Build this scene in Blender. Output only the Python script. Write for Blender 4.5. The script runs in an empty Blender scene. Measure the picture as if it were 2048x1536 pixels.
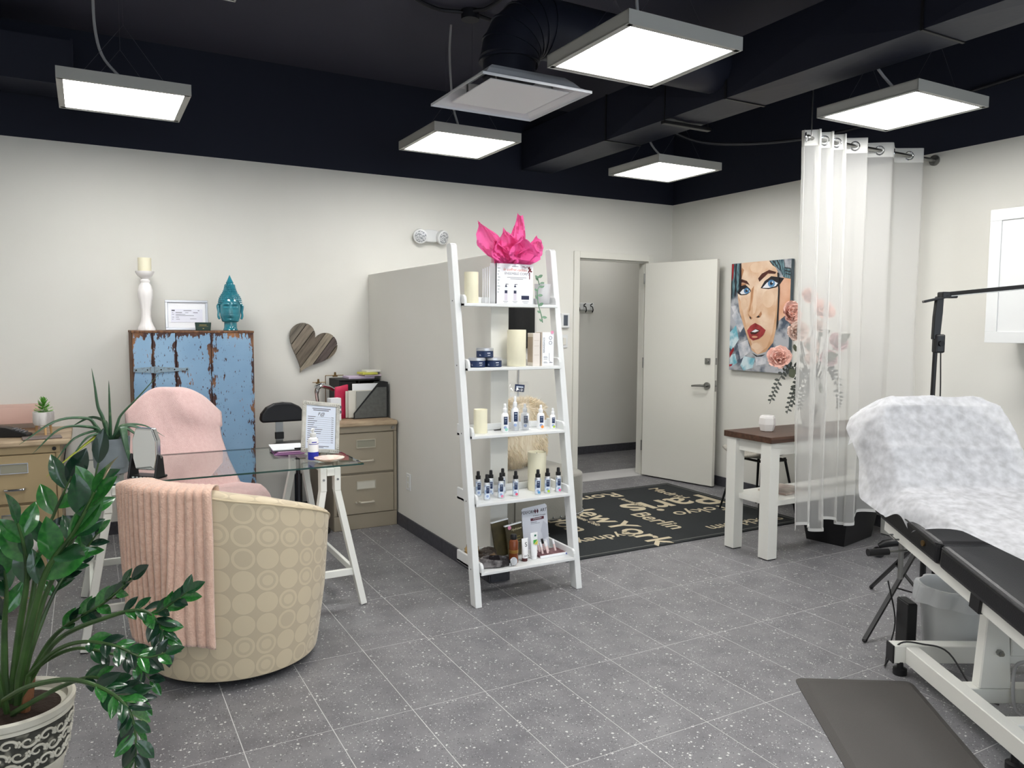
import bpy, bmesh, math, random
from math import sin, cos, pi, radians
from mathutils import Vector, Matrix, noise
random.seed(7)
S = bpy.context.scene
COL = S.collection

# ---------------------------------------------------------------- camera
cam = bpy.data.cameras.new('camera')
cam.sensor_width = 36.0
cam.lens = 36.0 * 1534.4 / 2048.0
cam.clip_start = 0.05
camo = bpy.data.objects.new('camera', cam)
COL.objects.link(camo)
YAW, PITCH, ROLL = 0.5064, 0.0763, 0.0061
_f = Vector((sin(YAW) * cos(PITCH), cos(YAW) * cos(PITCH), -sin(PITCH)))
_r = Vector((cos(YAW), -sin(YAW), 0))
_u = _r.cross(_f)
_R = cos(ROLL) * _r + sin(ROLL) * _u
_U = -sin(ROLL) * _r + cos(ROLL) * _u
_m = Matrix((_R, _U, -_f)).transposed().to_4x4()
_m.translation = Vector((-1.953, -5.8593, 1.45))
camo.matrix_world = _m
S.camera = camo

# ---------------------------------------------------------------- world, exposure
w = bpy.data.worlds.new('world')
S.world = w
w.use_nodes = True
w.node_tree.nodes['Background'].inputs[0].default_value = (0.80, 0.90, 1.0, 1)
w.node_tree.nodes['Background'].inputs[1].default_value = 2.2
S.view_settings.view_transform = 'Standard'
S.view_settings.look = 'None'
S.view_settings.gamma = 1.0
S.view_settings.use_curve_mapping = False
S.view_settings.exposure = 0.5
PANEL_POWER = 17.0          # emission strength of the LED panels' diffusers

# ---------------------------------------------------------------- materials
def c(r, g=None, b=None):
    if g is None: g = b = r
    def l(x):
        x /= 255.0
        return x / 12.92 if x <= 0.04045 else ((x + 0.055) / 1.055) ** 2.4
    return (l(r), l(g), l(b), 1)

MATS = {}
def mat(name, col, rough=0.5, metal=0.0, n=None, bump=None, emit=None, coat=0.0, sheen=0.0, trans=0.0, ior=1.45, stretch=None, spec=0.5):
    """n=(scale, second colour, low, high): noise mottling; bump=(scale, strength)"""
    if name in MATS: return MATS[name]
    m = bpy.data.materials.new(name); m.use_nodes = True
    nt = m.node_tree; b = nt.nodes['Principled BSDF']
    b.inputs['Base Color'].default_value = col
    b.inputs['Roughness'].default_value = rough
    b.inputs['Metallic'].default_value = metal
    b.inputs['Coat Weight'].default_value = coat
    b.inputs['Sheen Weight'].default_value = sheen
    b.inputs['Transmission Weight'].default_value = trans
    b.inputs['IOR'].default_value = ior
    b.inputs['Specular IOR Level'].default_value = spec
    tc = nt.nodes.new('ShaderNodeTexCoord'); src = tc.outputs['Object']
    if stretch:
        mp = nt.nodes.new('ShaderNodeMapping'); mp.inputs['Scale'].default_value = stretch
        nt.links.new(src, mp.inputs['Vector']); src = mp.outputs['Vector']
    if n:
        t = nt.nodes.new('ShaderNodeTexNoise'); t.inputs['Scale'].default_value = n[0]; t.inputs['Detail'].default_value = 5
        nt.links.new(src, t.inputs['Vector'])
        r = nt.nodes.new('ShaderNodeValToRGB')
        r.color_ramp.elements[0].color = col; r.color_ramp.elements[1].color = n[1]
        r.color_ramp.elements[0].position = n[2]; r.color_ramp.elements[1].position = n[3]
        nt.links.new(t.outputs['Fac'], r.inputs['Fac']); nt.links.new(r.outputs['Color'], b.inputs['Base Color'])
    if bump:
        t = nt.nodes.new('ShaderNodeTexNoise'); t.inputs['Scale'].default_value = bump[0]; t.inputs['Detail'].default_value = 4
        nt.links.new(src, t.inputs['Vector'])
        bp = nt.nodes.new('ShaderNodeBump'); bp.inputs['Strength'].default_value = bump[1]; bp.inputs['Distance'].default_value = 0.01
        nt.links.new(t.outputs['Fac'], bp.inputs['Height']); nt.links.new(bp.outputs['Normal'], b.inputs['Normal'])
    if emit:
        b.inputs['Emission Color'].default_value = col; b.inputs['Emission Strength'].default_value = emit
    MATS[name] = m
    return m

def thin(name, col, clear, gloss=0.0, rough=0.05, trl=0.5, n=None):
    """thin sheet (sheer cloth, film, pane): part clear, part diffuse/translucent, a little gloss"""
    if name in MATS: return MATS[name]
    m = bpy.data.materials.new(name); m.use_nodes = True
    nt = m.node_tree; nt.nodes.clear(); N = nt.nodes.new; L = nt.links.new
    out = N('ShaderNodeOutputMaterial')
    tr = N('ShaderNodeBsdfTransparent'); tr.inputs[0].default_value = (1, 1, 1, 1)
    df = N('ShaderNodeBsdfDiffuse'); df.inputs[0].default_value = col
    tl = N('ShaderNodeBsdfTranslucent'); tl.inputs[0].default_value = col
    m1 = N('ShaderNodeMixShader'); m1.inputs[0].default_value = trl
    L(df.outputs[0], m1.inputs[1]); L(tl.outputs[0], m1.inputs[2])
    m2 = N('ShaderNodeMixShader'); m2.inputs[0].default_value = clear
    L(m1.outputs[0], m2.inputs[1]); L(tr.outputs[0], m2.inputs[2])
    if n:
        tc = N('ShaderNodeTexCoord'); t = N('ShaderNodeTexNoise'); t.inputs['Scale'].default_value = n[0]
        mr = N('ShaderNodeMapRange'); mr.inputs[3].default_value = clear - n[1]; mr.inputs[4].default_value = clear + n[1]
        mr.inputs[1].default_value = 0.3; mr.inputs[2].default_value = 0.7
        L(tc.outputs['Object'], t.inputs[0]); L(t.outputs['Fac'], mr.inputs[0]); L(mr.outputs[0], m2.inputs[0])
    last = m2
    if gloss:
        gl = N('ShaderNodeBsdfGlossy'); gl.inputs['Roughness'].default_value = rough
        fr = N('ShaderNodeFresnel'); fr.inputs[0].default_value = 1.5
        mu = N('ShaderNodeMath'); mu.operation = 'MULTIPLY'; mu.inputs[1].default_value = gloss
        L(fr.outputs[0], mu.inputs[0])
        m3 = N('ShaderNodeMixShader'); L(mu.outputs[0], m3.inputs[0]); L(m2.outputs[0], m3.inputs[1]); L(gl.outputs[0], m3.inputs[2])
        last = m3
    L(last.outputs[0], out.inputs[0])
    MATS[name] = m
    return m

# ---------------------------------------------------------------- mesh builder
class MB:
    def __init__(s):
        s.v = []; s.f = []; s.mi = 0; s.fm = []; s.uv = {}
    def add(s, vs, fs, uvs=None):
        o = len(s.v); s.v += [tuple(p) for p in vs]
        for k, f in enumerate(fs):
            if uvs: s.uv[len(s.f)] = [uvs[i] for i in f]
            s.f.append(tuple(o + i for i in f)); s.fm.append(s.mi)
        return s
    def box(s, x0, x1, y0, y1, z0, z1):
        return s.add([(x0,y0,z0),(x1,y0,z0),(x1,y1,z0),(x0,y1,z0),(x0,y0,z1),(x1,y0,z1),(x1,y1,z1),(x0,y1,z1)],
                     [(0,3,2,1),(4,5,6,7),(0,1,5,4),(1,2,6,5),(2,3,7,6),(3,0,4,7)])
    def xbox(s, M, sx, sy, sz):
        """box of full size sx,sy,sz centred on matrix M"""
        p = [M @ Vector((a*sx/2, b*sy/2, d*sz/2)) for d in (-1,1) for a,b in ((-1,-1),(1,-1),(1,1),(-1,1))]
        return s.add(p, [(0,3,2,1),(4,5,6,7),(0,1,5,4),(1,2,6,5),(2,3,7,6),(3,0,4,7)])
    def bar(s, p, q, a, b, up=(0,0,1)):
        """rectangular bar from p to q, a wide (sideways) and b tall"""
        p = Vector(p); q = Vector(q); d = (q-p); L = d.length; d.normalize()
        x = d.cross(Vector(up))
        if x.length < 1e-4: x = d.cross(Vector((1,0,0)))
        x.normalize(); z = x.cross(d)
        M = Matrix((x, d, z)).transposed().to_4x4(); M.translation = (p+q)/2
        return s.xbox(M, a, L, b)
    def tube(s, pts, r, n=10, cap=True, closed=False, flat=1.0):
        pts = [Vector(p) for p in pts]; N = len(pts)
        rs = r if isinstance(r, (list, tuple)) else [r]*N
        vs = []; ref = None
        for i, p in enumerate(pts):
            if closed: d = pts[(i+1) % N] - pts[i-1]
            else: d = pts[min(i+1, N-1)] - pts[max(i-1, 0)]
            d.normalize()
            if ref is None:
                ref = Vector((0,0,1)) if abs(d.z) < 0.9 else Vector((1,0,0))
            x = d.cross(ref); x.normalize(); y = x.cross(d); ref = y
            for k in range(n):
                a = 2*pi*k/n
                vs.append(p + x*cos(a)*rs[i] + y*sin(a)*rs[i]*flat)
        fs = []
        for i in range(N if closed else N-1):
            j = (i+1) % N
            for k in range(n):
                fs.append((i*n+k, i*n+(k+1) % n, j*n+(k+1) % n, j*n+k))
        if cap and not closed:
            fs.append(tuple(range(n))[::-1]); fs.append(tuple((N-1)*n+k for k in range(n)))
        return s.add(vs, fs)
    def cyl(s, p, q, r, r2=None, n=16, cap=True):
        return s.tube([p, q], [r, r if r2 is None else r2], n, cap)
    def lathe(s, prof, n=24, cx=0, cy=0, cz=0, mats=None, sx=1, sy=1, wob=None):
        vs = []; fs = []; 
        for i, (r, z) in enumerate(prof):
            for k in range(n):
                a = 2*pi*k/n
                rr = r*(wob(a, z) if wob else 1)
                vs.append((cx+rr*cos(a)*sx, cy+rr*sin(a)*sy, cz+z))
        o = len(s.f)
        for i in range(len(prof)-1):
            for k in range(n):
                fs.append((i*n+k, i*n+(k+1) % n, (i+1)*n+(k+1) % n, (i+1)*n+k))
        if prof[0][0] > 1e-5: fs.append(tuple(range(n))[::-1])
        if prof[-1][0] > 1e-5: fs.append(tuple((len(prof)-1)*n+k for k in range(n)))
        s.add(vs, fs)
        if mats:
            for i in range(len(prof)-1):
                for k in range(n): s.fm[o+i*n+k] = mats[i]
        return s
    def prism(s, poly, h0, h1, xf=None):
        """poly in 2D extruded from h0 to h1; xf maps (a, b, h) to 3D"""
        xf = xf or (lambda a, b, h: (a, b, h))
        n = len(poly)
        vs = [xf(a, b, h0) for a, b in poly] + [xf(a, b, h1) for a, b in poly]
        return s.add(vs, [tuple(range(n))[::-1], tuple(range(n, 2*n))] + [(i, (i+1) % n, n+(i+1) % n, n+i) for i in range(n)])
    def poly(s, pts): return s.add(pts, [tuple(range(len(pts)))])
    def grid(s, fn, nu, nv, cu=False, uvs=None):
        vs = [fn(i/(nu if cu else nu-1), j/(nv-1)) for j in range(nv) for i in range(nu)]
        fs = []
        for j in range(nv-1):
            for i in range(nu if cu else nu-1):
                fs.append((j*nu+i, j*nu+(i+1) % nu, (j+1)*nu+(i+1) % nu, (j+1)*nu+i))
        uu = [uvs(i/(nu if cu else nu-1), j/(nv-1)) for j in range(nv) for i in range(nu)] if uvs else None
        return s.add(vs, fs, uu)
    def patch(s, r, a0, a1, z0, z1, n=8, cx=0, cy=0):
        return s.grid(lambda u, v: (cx+r*cos(a0+(a1-a0)*u), cy+r*sin(a0+(a1-a0)*u), z0+(z1-z0)*v), n, 2)
    def sphere(s, p, r, n=12, sx=1, sy=1, sz=1):
        m = max(4, n//2)
        return s.lathe([(r*sin(pi*i/m) if 0 < i < m else 1e-6, -r*cos(pi*i/m)*sz) for i in range(m+1)], n, p[0], p[1], p[2], sx=sx, sy=sy)
    def mesh(s, name, mats, smooth=35, bevel=0, segs=1, weld=False):
        me = bpy.data.meshes.new(name)
        me.from_pydata(s.v, [], s.f)
        for m in (mats if isinstance(mats, (list, tuple)) else [mats]): me.materials.append(m)
        for p, k in zip(me.polygons, s.fm): p.material_index = k
        if s.uv:
            ul = me.uv_layers.new(name='UVMap')
            for pi_, p in enumerate(me.polygons):
                if pi_ in s.uv:
                    for li, uvv in zip(p.loop_indices, s.uv[pi_]): ul.data[li].uv = uvv
        bm = bmesh.new(); bm.from_mesh(me)
        if weld: bmesh.ops.remove_doubles(bm, verts=bm.verts, dist=1e-5)
        bmesh.ops.recalc_face_normals(bm, faces=bm.faces)
        if bevel:
            es = [e for e in bm.edges if len(e.link_faces) == 2 and e.calc_face_angle(0) > radians(30)]
            bmesh.ops.bevel(bm, geom=es, offset=bevel, segments=segs, profile=0.5, affect='EDGES', clamp_overlap=True)
        if smooth:
            for f in bm.faces: f.smooth = True
            for e in bm.edges:
                if len(e.link_faces) == 2 and e.calc_face_angle(0) > radians(smooth): e.smooth = False
        bm.to_mesh(me); bm.free()
        return me
    def build(s, name, mats, parent=None, **kw):
        o = bpy.data.objects.new(name, s.mesh(name, mats, **kw)); COL.objects.link(o)
        if parent: o.parent = parent
        return o

def link(name, me, parent=None, M=None):
    o = bpy.data.objects.new(name, me); COL.objects.link(o)
    if parent: o.parent = parent
    if M is not None: o.matrix_basis = M
    return o
def tag(o, label, cat, group=None):
    o['label'] = label; o['category'] = cat
    if group: o['group'] = group
    return o
def thing(name, label, cat, loc=(0,0,0), rz=0, group=None):
    o = bpy.data.objects.new(name, None); COL.objects.link(o)
    o.location = loc; o.rotation_euler = (0, 0, rz); o.empty_display_size = 0.05
    return tag(o, label, cat, group)
def struct(o):
    o['kind'] = 'structure'; return o
def dup(o, loc=None, rz=None, label=None, parent=None):
    k = o.copy(); COL.objects.link(k)
    if parent: k.parent = parent
    if loc is not None: k.location = loc
    if rz is not None: k.rotation_euler = (0, 0, rz)
    if label: k['label'] = label
    for ch in list(o.children): dup(ch, parent=k)
    return k
def solid(o, t, off=0.0):
    m = o.modifiers.new('thickness', 'SOLIDIFY'); m.thickness = t; m.offset = off; return o
def subs(o, n=1):
    m = o.modifiers.new('smooth', 'SUBSURF'); m.levels = n; m.render_levels = n; return o
def lettering(body, size, m, parent, loc, rot=(pi/2,0,0), ax='CENTER', ext=0.0002, sx=1.0, name='lettering', ay='CENTER', shear=0.0, bold=0.0):
    cu = bpy.data.curves.new('t', 'FONT'); cu.body = body; cu.size = size; cu.align_x = ax; cu.align_y = ay
    cu.extrude = ext; cu.resolution_u = 3; cu.shear = shear; cu.offset = bold
    ob = bpy.data.objects.new('t', cu)
    me = bpy.data.meshes.new_from_object(ob)
    bpy.data.objects.remove(ob); bpy.data.curves.remove(cu)
    me.materials.clear(); me.materials.append(m)
    o = link(name, me, parent); o.location = loc; o.rotation_euler = rot; o.scale = (sx, 1, 1)
    return o
def bez(p0, p1, p2, p3, n):
    p0, p1, p2, p3 = map(Vector, (p0, p1, p2, p3)); out = []
    for i in range(n):
        t = i/(n-1); out.append(p0*(1-t)**3 + 3*p1*t*(1-t)**2 + 3*p2*t*t*(1-t) + p3*t**3)
    return out
def spline(pts, n):
    """Catmull-Rom through pts, n samples"""
    P = [Vector(p) for p in pts]; P = [2*P[0]-P[1]] + P + [2*P[-1]-P[-2]]; out = []; k = len(P)-3
    for i in range(n):
        t = i/(n-1)*k; j = min(int(t), k-1); t -= j
        a, b, d, e = P[j:j+4]
        out.append(0.5*((2*b) + (d-a)*t + (2*a-5*b+4*d-e)*t*t + (3*b-a-3*d+e)*t**3))
    return out
def lerp(a, b, t): return a+(b-a)*t
def interp(tab, x):
    for (a, b), (d, e) in zip(tab, tab[1:]):
        if x <= d: return lerp(b, e, max(0, (x-a)/(d-a)))
    return tab[-1][1]
# ================================================================ THE SETTING
M_wall = mat('wall_paint_white', c(224, 223, 217), 0.6, bump=(180, 0.03), n=(1.2, c(220, 219, 212), 0.35, 0.7))
M_navy = mat('wall_paint_black_navy', c(17, 23, 41), 0.75, bump=(60, 0.05))
M_ceil = mat('ceiling_paint_dark_slate', c(52, 52, 66), 0.75, bump=(60, 0.05))
M_trimw = mat('trim_paint_white', c(222, 221, 213), 0.4)
M_white = mat('white_lacquer', c(224, 226, 226), 0.28)
M_black = mat('black_plastic', c(22, 22, 24), 0.4)
M_blackm = mat('black_metal', c(20, 20, 22), 0.45, 0.3)
M_chrome = mat('chrome', c(210, 212, 214), 0.12, 1.0)
M_steel = mat('brushed_steel', c(150, 150, 148), 0.3, 1.0)
M_paper = mat('white_paper', c(238, 240, 244), 0.6)
M_print = mat('grey_print', c(110, 112, 120), 0.7)
M_printd = mat('dark_print', c(45, 45, 50), 0.7)

def floor_mat():
    m = bpy.data.materials.new('speckled_grey_tile'); m.use_nodes = True
    nt = m.node_tree; N = nt.nodes.new; L = nt.links.new; b = nt.nodes['Principled BSDF']
    g = N('ShaderNodeNewGeometry')
    n1 = N('ShaderNodeTexNoise'); n1.inputs['Scale'].default_value = 7; n1.inputs['Detail'].default_value = 6; L(g.outputs['Position'], n1.inputs['Vector'])
    r1 = N('ShaderNodeValToRGB'); r1.color_ramp.elements[0].position = .3; r1.color_ramp.elements[1].position = .7
    r1.color_ramp.elements[0].color = c(104, 103, 107); r1.color_ramp.elements[1].color = c(127, 126, 129); L(n1.outputs['Fac'], r1.inputs['Fac'])
    prev = r1.outputs['Color']
    nz = N('ShaderNodeTexNoise'); nz.inputs['Scale'].default_value = 60; nz.inputs['Detail'].default_value = 3; L(g.outputs['Position'], nz.inputs['Vector'])
    dm = N('ShaderNodeTexNoise'); dm.inputs['Scale'].default_value = 5; dm.inputs['Detail'].default_value = 3; L(g.outputs['Position'], dm.inputs['Vector'])
    for sc, thr, col, dens in ((170, .19, c(206, 206, 206), .62), (80, .22, c(210, 210, 208), .38), (240, .2, c(150, 150, 154), .7), (130, .22, c(78, 77, 82), .55)):
        mx = N('ShaderNodeVectorMath'); mx.operation = 'SCALE'; mx.inputs['Scale'].default_value = .012
        L(nz.outputs['Color'], mx.inputs[0])
        ad = N('ShaderNodeVectorMath'); ad.operation = 'ADD'; L(g.outputs['Position'], ad.inputs[0]); L(mx.outputs[0], ad.inputs[1])
        v = N('ShaderNodeTexVoronoi'); v.inputs['Scale'].default_value = sc; L(ad.outputs[0], v.inputs['Vector'])
        sp = N('ShaderNodeSeparateColor'); L(v.outputs['Color'], sp.inputs[0])
        # chips only where the cell's random number is high, and denser where the clump noise is high
        dn = N('ShaderNodeMath'); dn.operation = 'MULTIPLY'; L(dm.outputs['Fac'], dn.inputs[0]); dn.inputs[1].default_value = dens
        ok = N('ShaderNodeMath'); ok.operation = 'LESS_THAN'; L(sp.outputs[0], ok.inputs[0]); L(dn.outputs[0], ok.inputs[1])
        rr = N('ShaderNodeMath'); rr.operation = 'MULTIPLY'; L(sp.outputs[1], rr.inputs[0]); rr.inputs[1].default_value = thr*1.9
        ins = N('ShaderNodeMath'); ins.operation = 'LESS_THAN'; L(v.outputs['Distance'], ins.inputs[0]); L(rr.outputs[0], ins.inputs[1])
        fa = N('ShaderNodeMath'); fa.operation = 'MULTIPLY'; L(ok.outputs[0], fa.inputs[0]); L(ins.outputs[0], fa.inputs[1])
        mi = N('ShaderNodeMix'); mi.data_type = 'RGBA'; L(fa.outputs[0], mi.inputs[0]); L(prev, mi.inputs[6]); mi.inputs[7].default_value = col
        prev = mi.outputs[2]
    L(prev, b.inputs['Base Color']); b.inputs['Roughness'].default_value = 0.42
    return m
M_tile = floor_mat()
M_grout = mat('pale_grout', c(196, 195, 195), 0.9)
M_base = mat('charcoal_baseboard_tile', c(72, 72, 78), 0.5, n=(40, c(60, 60, 66), .35, .65))

XR, XL, YF, ZC, ZN = 3.07, -3.6, -8.2, 3.34, 2.62
TX, TY, Y0 = 0.3057, 0.5954, -1.4494
fl = struct(MB().box(XL, 4.6, YF, 1.35, -0.12, -0.0007).build('floor', M_grout, smooth=0))
tile_me = MB().box(-TX/2+.0016, TX/2-.0016, -TY/2+.0016, TY/2-.0016, -.006, 0).mesh('tile', M_tile, smooth=0, bevel=.0004)
rest = MB()
for i in range(-12, 15):
    for j in range(-12, 5):
        x0, x1 = i*TX, (i+1)*TX; y0 = Y0+j*TY; y1 = y0+TY
        if j >= 2:                                  # rows cut by the back wall and in the corridor
            if j == 2: y1 = -.002
            elif i < 5: continue
        if y0 > 1.28: continue
        y1 = min(y1, 1.30)
        if i >= 10 and j <= 2: continue
        x0 = max(x0, XL)
        if y0 < -5.1 or (x0 < -2.9):
            rest.box(x0+.0014, x1-.0014, y0+.0014, y1-.0014, -.006, 0); continue
        o = link('tile', tile_me, fl); o.location = ((x0+x1)/2, (y0+y1)/2, 0); o.scale = ((x1-x0)/TX, (y1-y0)/TY, 1)
r_ = rest.build('tile_rest', M_tile, fl, smooth=0); r_['kind'] = 'stuff'

# walls: white below 2.62 m, painted black-navy above
def wallbox(mb, x0, x1, y0, y1, z0=0.0, z1=ZC):
    if z0 < ZN:
        mb.mi = 0; mb.box(x0, x1, y0, y1, z0, min(z1, ZN))
    if z1 > ZN:
        mb.mi = 1; mb.box(x0, x1, y0, y1, max(z0, ZN), z1)
DX0, DX1, DZ = 1.985, 2.775, 2.065                   # door opening in the back wall
mb = MB(); wallbox(mb, XL, DX0-.03, 0, .129); wallbox(mb, DX1+.03, 4.6, 0, .129); wallbox(mb, DX0-.03, DX1+.03, 0, .129, DZ+.03)
struct(mb.build('wall_back', [M_wall, M_navy], smooth=0))
mb = MB(); wallbox(mb, XR, XR+.14, YF, 0); struct(mb.build('wall_right', [M_wall, M_navy], smooth=0))
mb = MB(); wallbox(mb, XL-.14, XL, YF, .13); struct(mb.build('wall_left', [M_wall, M_navy], smooth=0))
struct(MB().box(XL-.14, XR+.14, YF-.14, .13, ZC, ZC+.12).build('ceiling', M_ceil, smooth=0))
# shop-front wall behind the camera: two tall windows and the piers between them
mb = MB()
for a, b_ in ((XL-.14, -3.0), (-.45, -.15), (2.5, XR+.14)): wallbox(mb, a, b_, YF-.14, YF)
for a, b_ in ((-3.0, -.45), (-.15, 2.5)): wallbox(mb, a, b_, YF-.14, YF, 0, .35); wallbox(mb, a, b_, YF-.14, YF, 2.5)
struct(mb.build('wall_front', [M_wall, M_navy], smooth=0))
M_pane = thin('window_glass', c(240, 250, 250), .97, .8)
for k, (a, b_) in enumerate(((-3.0, -.45), (-.15, 2.5))):
    mb = MB()
    for q in (a, (a+b_)/2-.025, b_-.05): mb.box(q, q+.05, YF-.1, YF-.03, .35, 2.5)
    mb.box(a, b_, YF-.1, YF-.03, .35, .4).box(a, b_, YF-.1, YF-.03, 2.45, 2.5)
    wn = struct(mb.build('window_%d' % (k+1), M_black, smooth=0))
    for p0 in (a+.05, (a+b_)/2+.025): MB().box(p0, p0+(b_-a)/2-.075, YF-.07, YF-.064, .4, 2.45).build('pane', M_pane, wn, smooth=0)

# half-height partition in front of the reception corner
PY = -2.095
struct(MB().box(0.0, .112, PY, 0, 0, 1.84).build('wall_partition', M_wall, smooth=0, bevel=.004, segs=2))
# corridor behind the door
mb = MB(); mb.box(1.2, 4.6, 1.28, 1.4, 0, 2.7).box(4.5, 4.6, .13, 1.28, 0, 2.7).box(1.2, 1.3, .13, 1.28, 0, 2.7)
struct(mb.build('wall_corridor', M_wall, smooth=0))
struct(MB().box(1.2, 4.6, .13, 1.4, 2.62, 2.72).build('ceiling_corridor', M_wall, smooth=0))

# baseboards of charcoal tile: one object for each run with its tiles as pieces
def baseboard(name, p, q, nrm, h=.088, off=0.0):
    p = Vector((*p, 0)); q = Vector((*q, 0)); n_ = Vector((*nrm, 0)); d = q-p; L_ = d.length; d.normalize()
    root = struct(MB().bar(p+n_*.003+Vector((0,0,h/2)), q+n_*.003+Vector((0,0,h/2)), .006, h-.002).build(name, M_grout, smooth=0))
    a = -off
    while a < L_:
        s0, s1 = max(a, 0)+.0008, min(a+TY, L_)-.0008
        if s1-s0 > .01:
            MB().bar(p+d*s0+n_*.0055+Vector((0,0,h/2)), p+d*s1+n_*.0055+Vector((0,0,h/2)), .011, h).build('baseboard_tile', M_base, root, smooth=0, bevel=.001)
        a += TY
baseboard('baseboard_partition', (0, 0), (0, PY-.011), (-1, 0), off=TY-.2586)
baseboard('baseboard_partition_end', (-.011, PY), (.123, PY), (0, -1))
baseboard('baseboard_partition_back', (.112, PY), (.112, 0), (1, 0), off=.3)
baseboard('baseboard_back', (XL, 0), (0, 0), (0, -1), off=.2)
baseboard('baseboard_back_door', (.13, 0), (1.9, 0), (0, -1), off=.3)
baseboard('baseboard_right', (XR, -.02), (XR, -6), (-1, 0), off=.3)
baseboard('baseboard_corridor', (1.3, 1.28), (4.5, 1.28), (0, -1), off=.28)

# door frame and door leaf
tr = struct(MB().box(1.925, 1.985, -.018, .13, 0, 2.125).box(2.775, 2.835, -.018, .13, 0, 2.125).box(1.9851, 2.7749, -.018, .13, 2.065, 2.1249)
            .box(1.985, 2.0, .03, .07, 0, 2.065).box(2.76, 2.775, .03, .07, 0, 2.065).box(2.0, 2.76, .03, .07, 2.05, 2.065)
            .build('trim_1', M_trimw, smooth=0, bevel=.002))
da = math.atan2(-.745, .2)                            # leaf swung open towards the right wall
dr = struct(MB().box(0, .775, -.022, .022, .012, 2.045).build('door_1', M_trimw, smooth=0, bevel=.002))
dr.location = (2.755, -.012, 0); dr.rotation_euler = (0, 0, da)
for sgn in (-1, 1):                                   # lever set on both faces
    f_ = sgn*.022
    h = MB(); h.cyl((.705, f_, .92), (.705, f_+sgn*.012, .92), .032, n=24).cyl((.705, f_+sgn*.012, .92), (.705, f_+sgn*.05, .92), .012, n=16)
    h.tube([(.705, f_+sgn*.048, .92), (.66, f_+sgn*.052, .921), (.6, f_+sgn*.05, .917), (.572, f_+sgn*.046, .913)], [.011, .011, .009, .008], 12)
    h.build('door_handle', M_steel, dr)
    MB().box(.678, .732, f_-.002, f_+sgn*.012+.001, 1.113, 1.168).cyl((.705, f_, 1.14), (.705, f_+sgn*.02, 1.14), .017, n=20).build('deadbolt', M_steel, dr, bevel=.002)
MB().box(.7745, .7765, -.012, .012, .87, .97).box(.7745, .7765, -.012, .012, 1.11, 1.17).cyl((.775,0,.92), (.783,0,.92), .008).build('strike_latch', M_steel, dr, smooth=0)
for z_ in (.25, 1.05, 1.85):
    MB().cyl((-.003, -.03, z_), (-.003, -.03, z_+.1), .007, n=10).build('hinge', M_steel, dr)
# ================================================================ CEILING
M_diff = mat('lit_diffuser', (1.0, 0.985, 0.955, 1), .5, emit=PANEL_POWER)
M_frameg = mat('satin_aluminium_frame', c(176, 176, 171), 0.45, 0.0)
M_cord = mat('grey_cord', c(170, 170, 172), 0.5)
M_wire = mat('steel_wire', c(90, 92, 100), 0.4, 0.6)
def make_panel():
    t = thing('pendant_light', 'x', 'light', group='square LED panel lights hung from the ceiling')
    a, i_, h = .302, .272, .056
    mb = MB()
    for s in (-1, 1):
        mb.box(-a, a, s*a-(.006 if s > 0 else 0), s*a+(.006 if s < 0 else 0), 0, h)
        mb.box(s*a-(.006 if s > 0 else 0), s*a+(.006 if s < 0 else 0), -a, a, 0, h)
        mb.box(-a, a, min(s*a, s*i_), max(s*a, s*i_), .002, .008); mb.box(min(s*a, s*i_), max(s*a, s*i_), -a, a, .002, .008)
    mb.box(-a, a, -a, a, h-.004, h)
    mb.build('frame', M_frameg, t, smooth=0)
    MB().box(-i_, i_, -i_, i_, .006, .012).build('diffuser', M_diff, t, smooth=0)
    for s in (-1, 1):
        p = (0, s*.2, .33)
        MB().tube([(-.2, s*.2, h), p], .0009, 5).tube([(.2, s*.2, h), p], .0009, 5).tube([p, (0, s*.2, ZC-2.62)], .0009, 5).build('suspension_wire', M_wire, t)
    return t
panel = make_panel()
PL = [((-1.74, -1.20), 'square LED pendant panel above the blue cabinet', (-.12, .05)),
      ((.225, -1.19), 'square LED pendant panel beyond the ceiling air vent', (-.10, -.1)),
      ((1.955, -1.19), 'square LED pendant panel above the open door and corner', (-.1, .1)),
      ((.225, -3.09), 'square LED pendant panel beside the vent, above the ladder shelf', (.06, .12)),
      ((1.975, -3.13), 'square LED pendant panel beside the sheer curtain rail', (-.22, .05)),
      ((-1.74, -3.13), 'square LED pendant panel whose corner peeks in above the pink chair', (.1, .1)),
      ((-1.74, -5.2), 'unseen added LED panel in the row before the windows, on the leafy plant side', (.1, .1)),  # from here on: panels behind the camera, added to light the room
      ((.225, -5.2), 'unseen added LED panel between two others in the row before the windows', (.1, .1)),
      ((1.975, -5.2), 'unseen added LED panel over the near end of the treatment bed', (.1, .1)),
      ((-1.74, -7.1), 'unseen added LED panel right at the shop window beside the left wall', (.1, .1)),
      ((.225, -7.1), 'unseen added LED panel right at the shop window by the pier', (.1, .1))]
panels = [panel]+[dup(panel) for _ in PL[1:]]
for p, ((x, y), lb, (cx, cy)) in zip(panels, PL):
    p.location = (x, y, 2.62); p['label'] = lb
    top = ZC-2.62
    MB().tube(spline([(.03, .03, .054), (.02, .02, .1), (cx*.7, cy*.7, .22), (cx, cy, .36), (cx*1.05, cy*.9, .55), (cx, cy, top)], 24), .0075, 8).build('power_cord', M_cord, p)

# out-of-view lamp added to brighten the corridor
t = thing('corridor_fill_light', 'unseen ceiling light added to brighten the corridor beyond the open door', 'light', (3.0, .7, 2.56))
MB().lathe([(.16, .06), (.16, .02), (.14, .012)], 32).build('rim', M_white, t)
MB().lathe([(.14, .014), (.1, .002), (.0001, 0)], 32).build('diffuser', mat('corridor_fill_diffuser', (1, .98, .95, 1), .5, emit=22), t)

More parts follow.
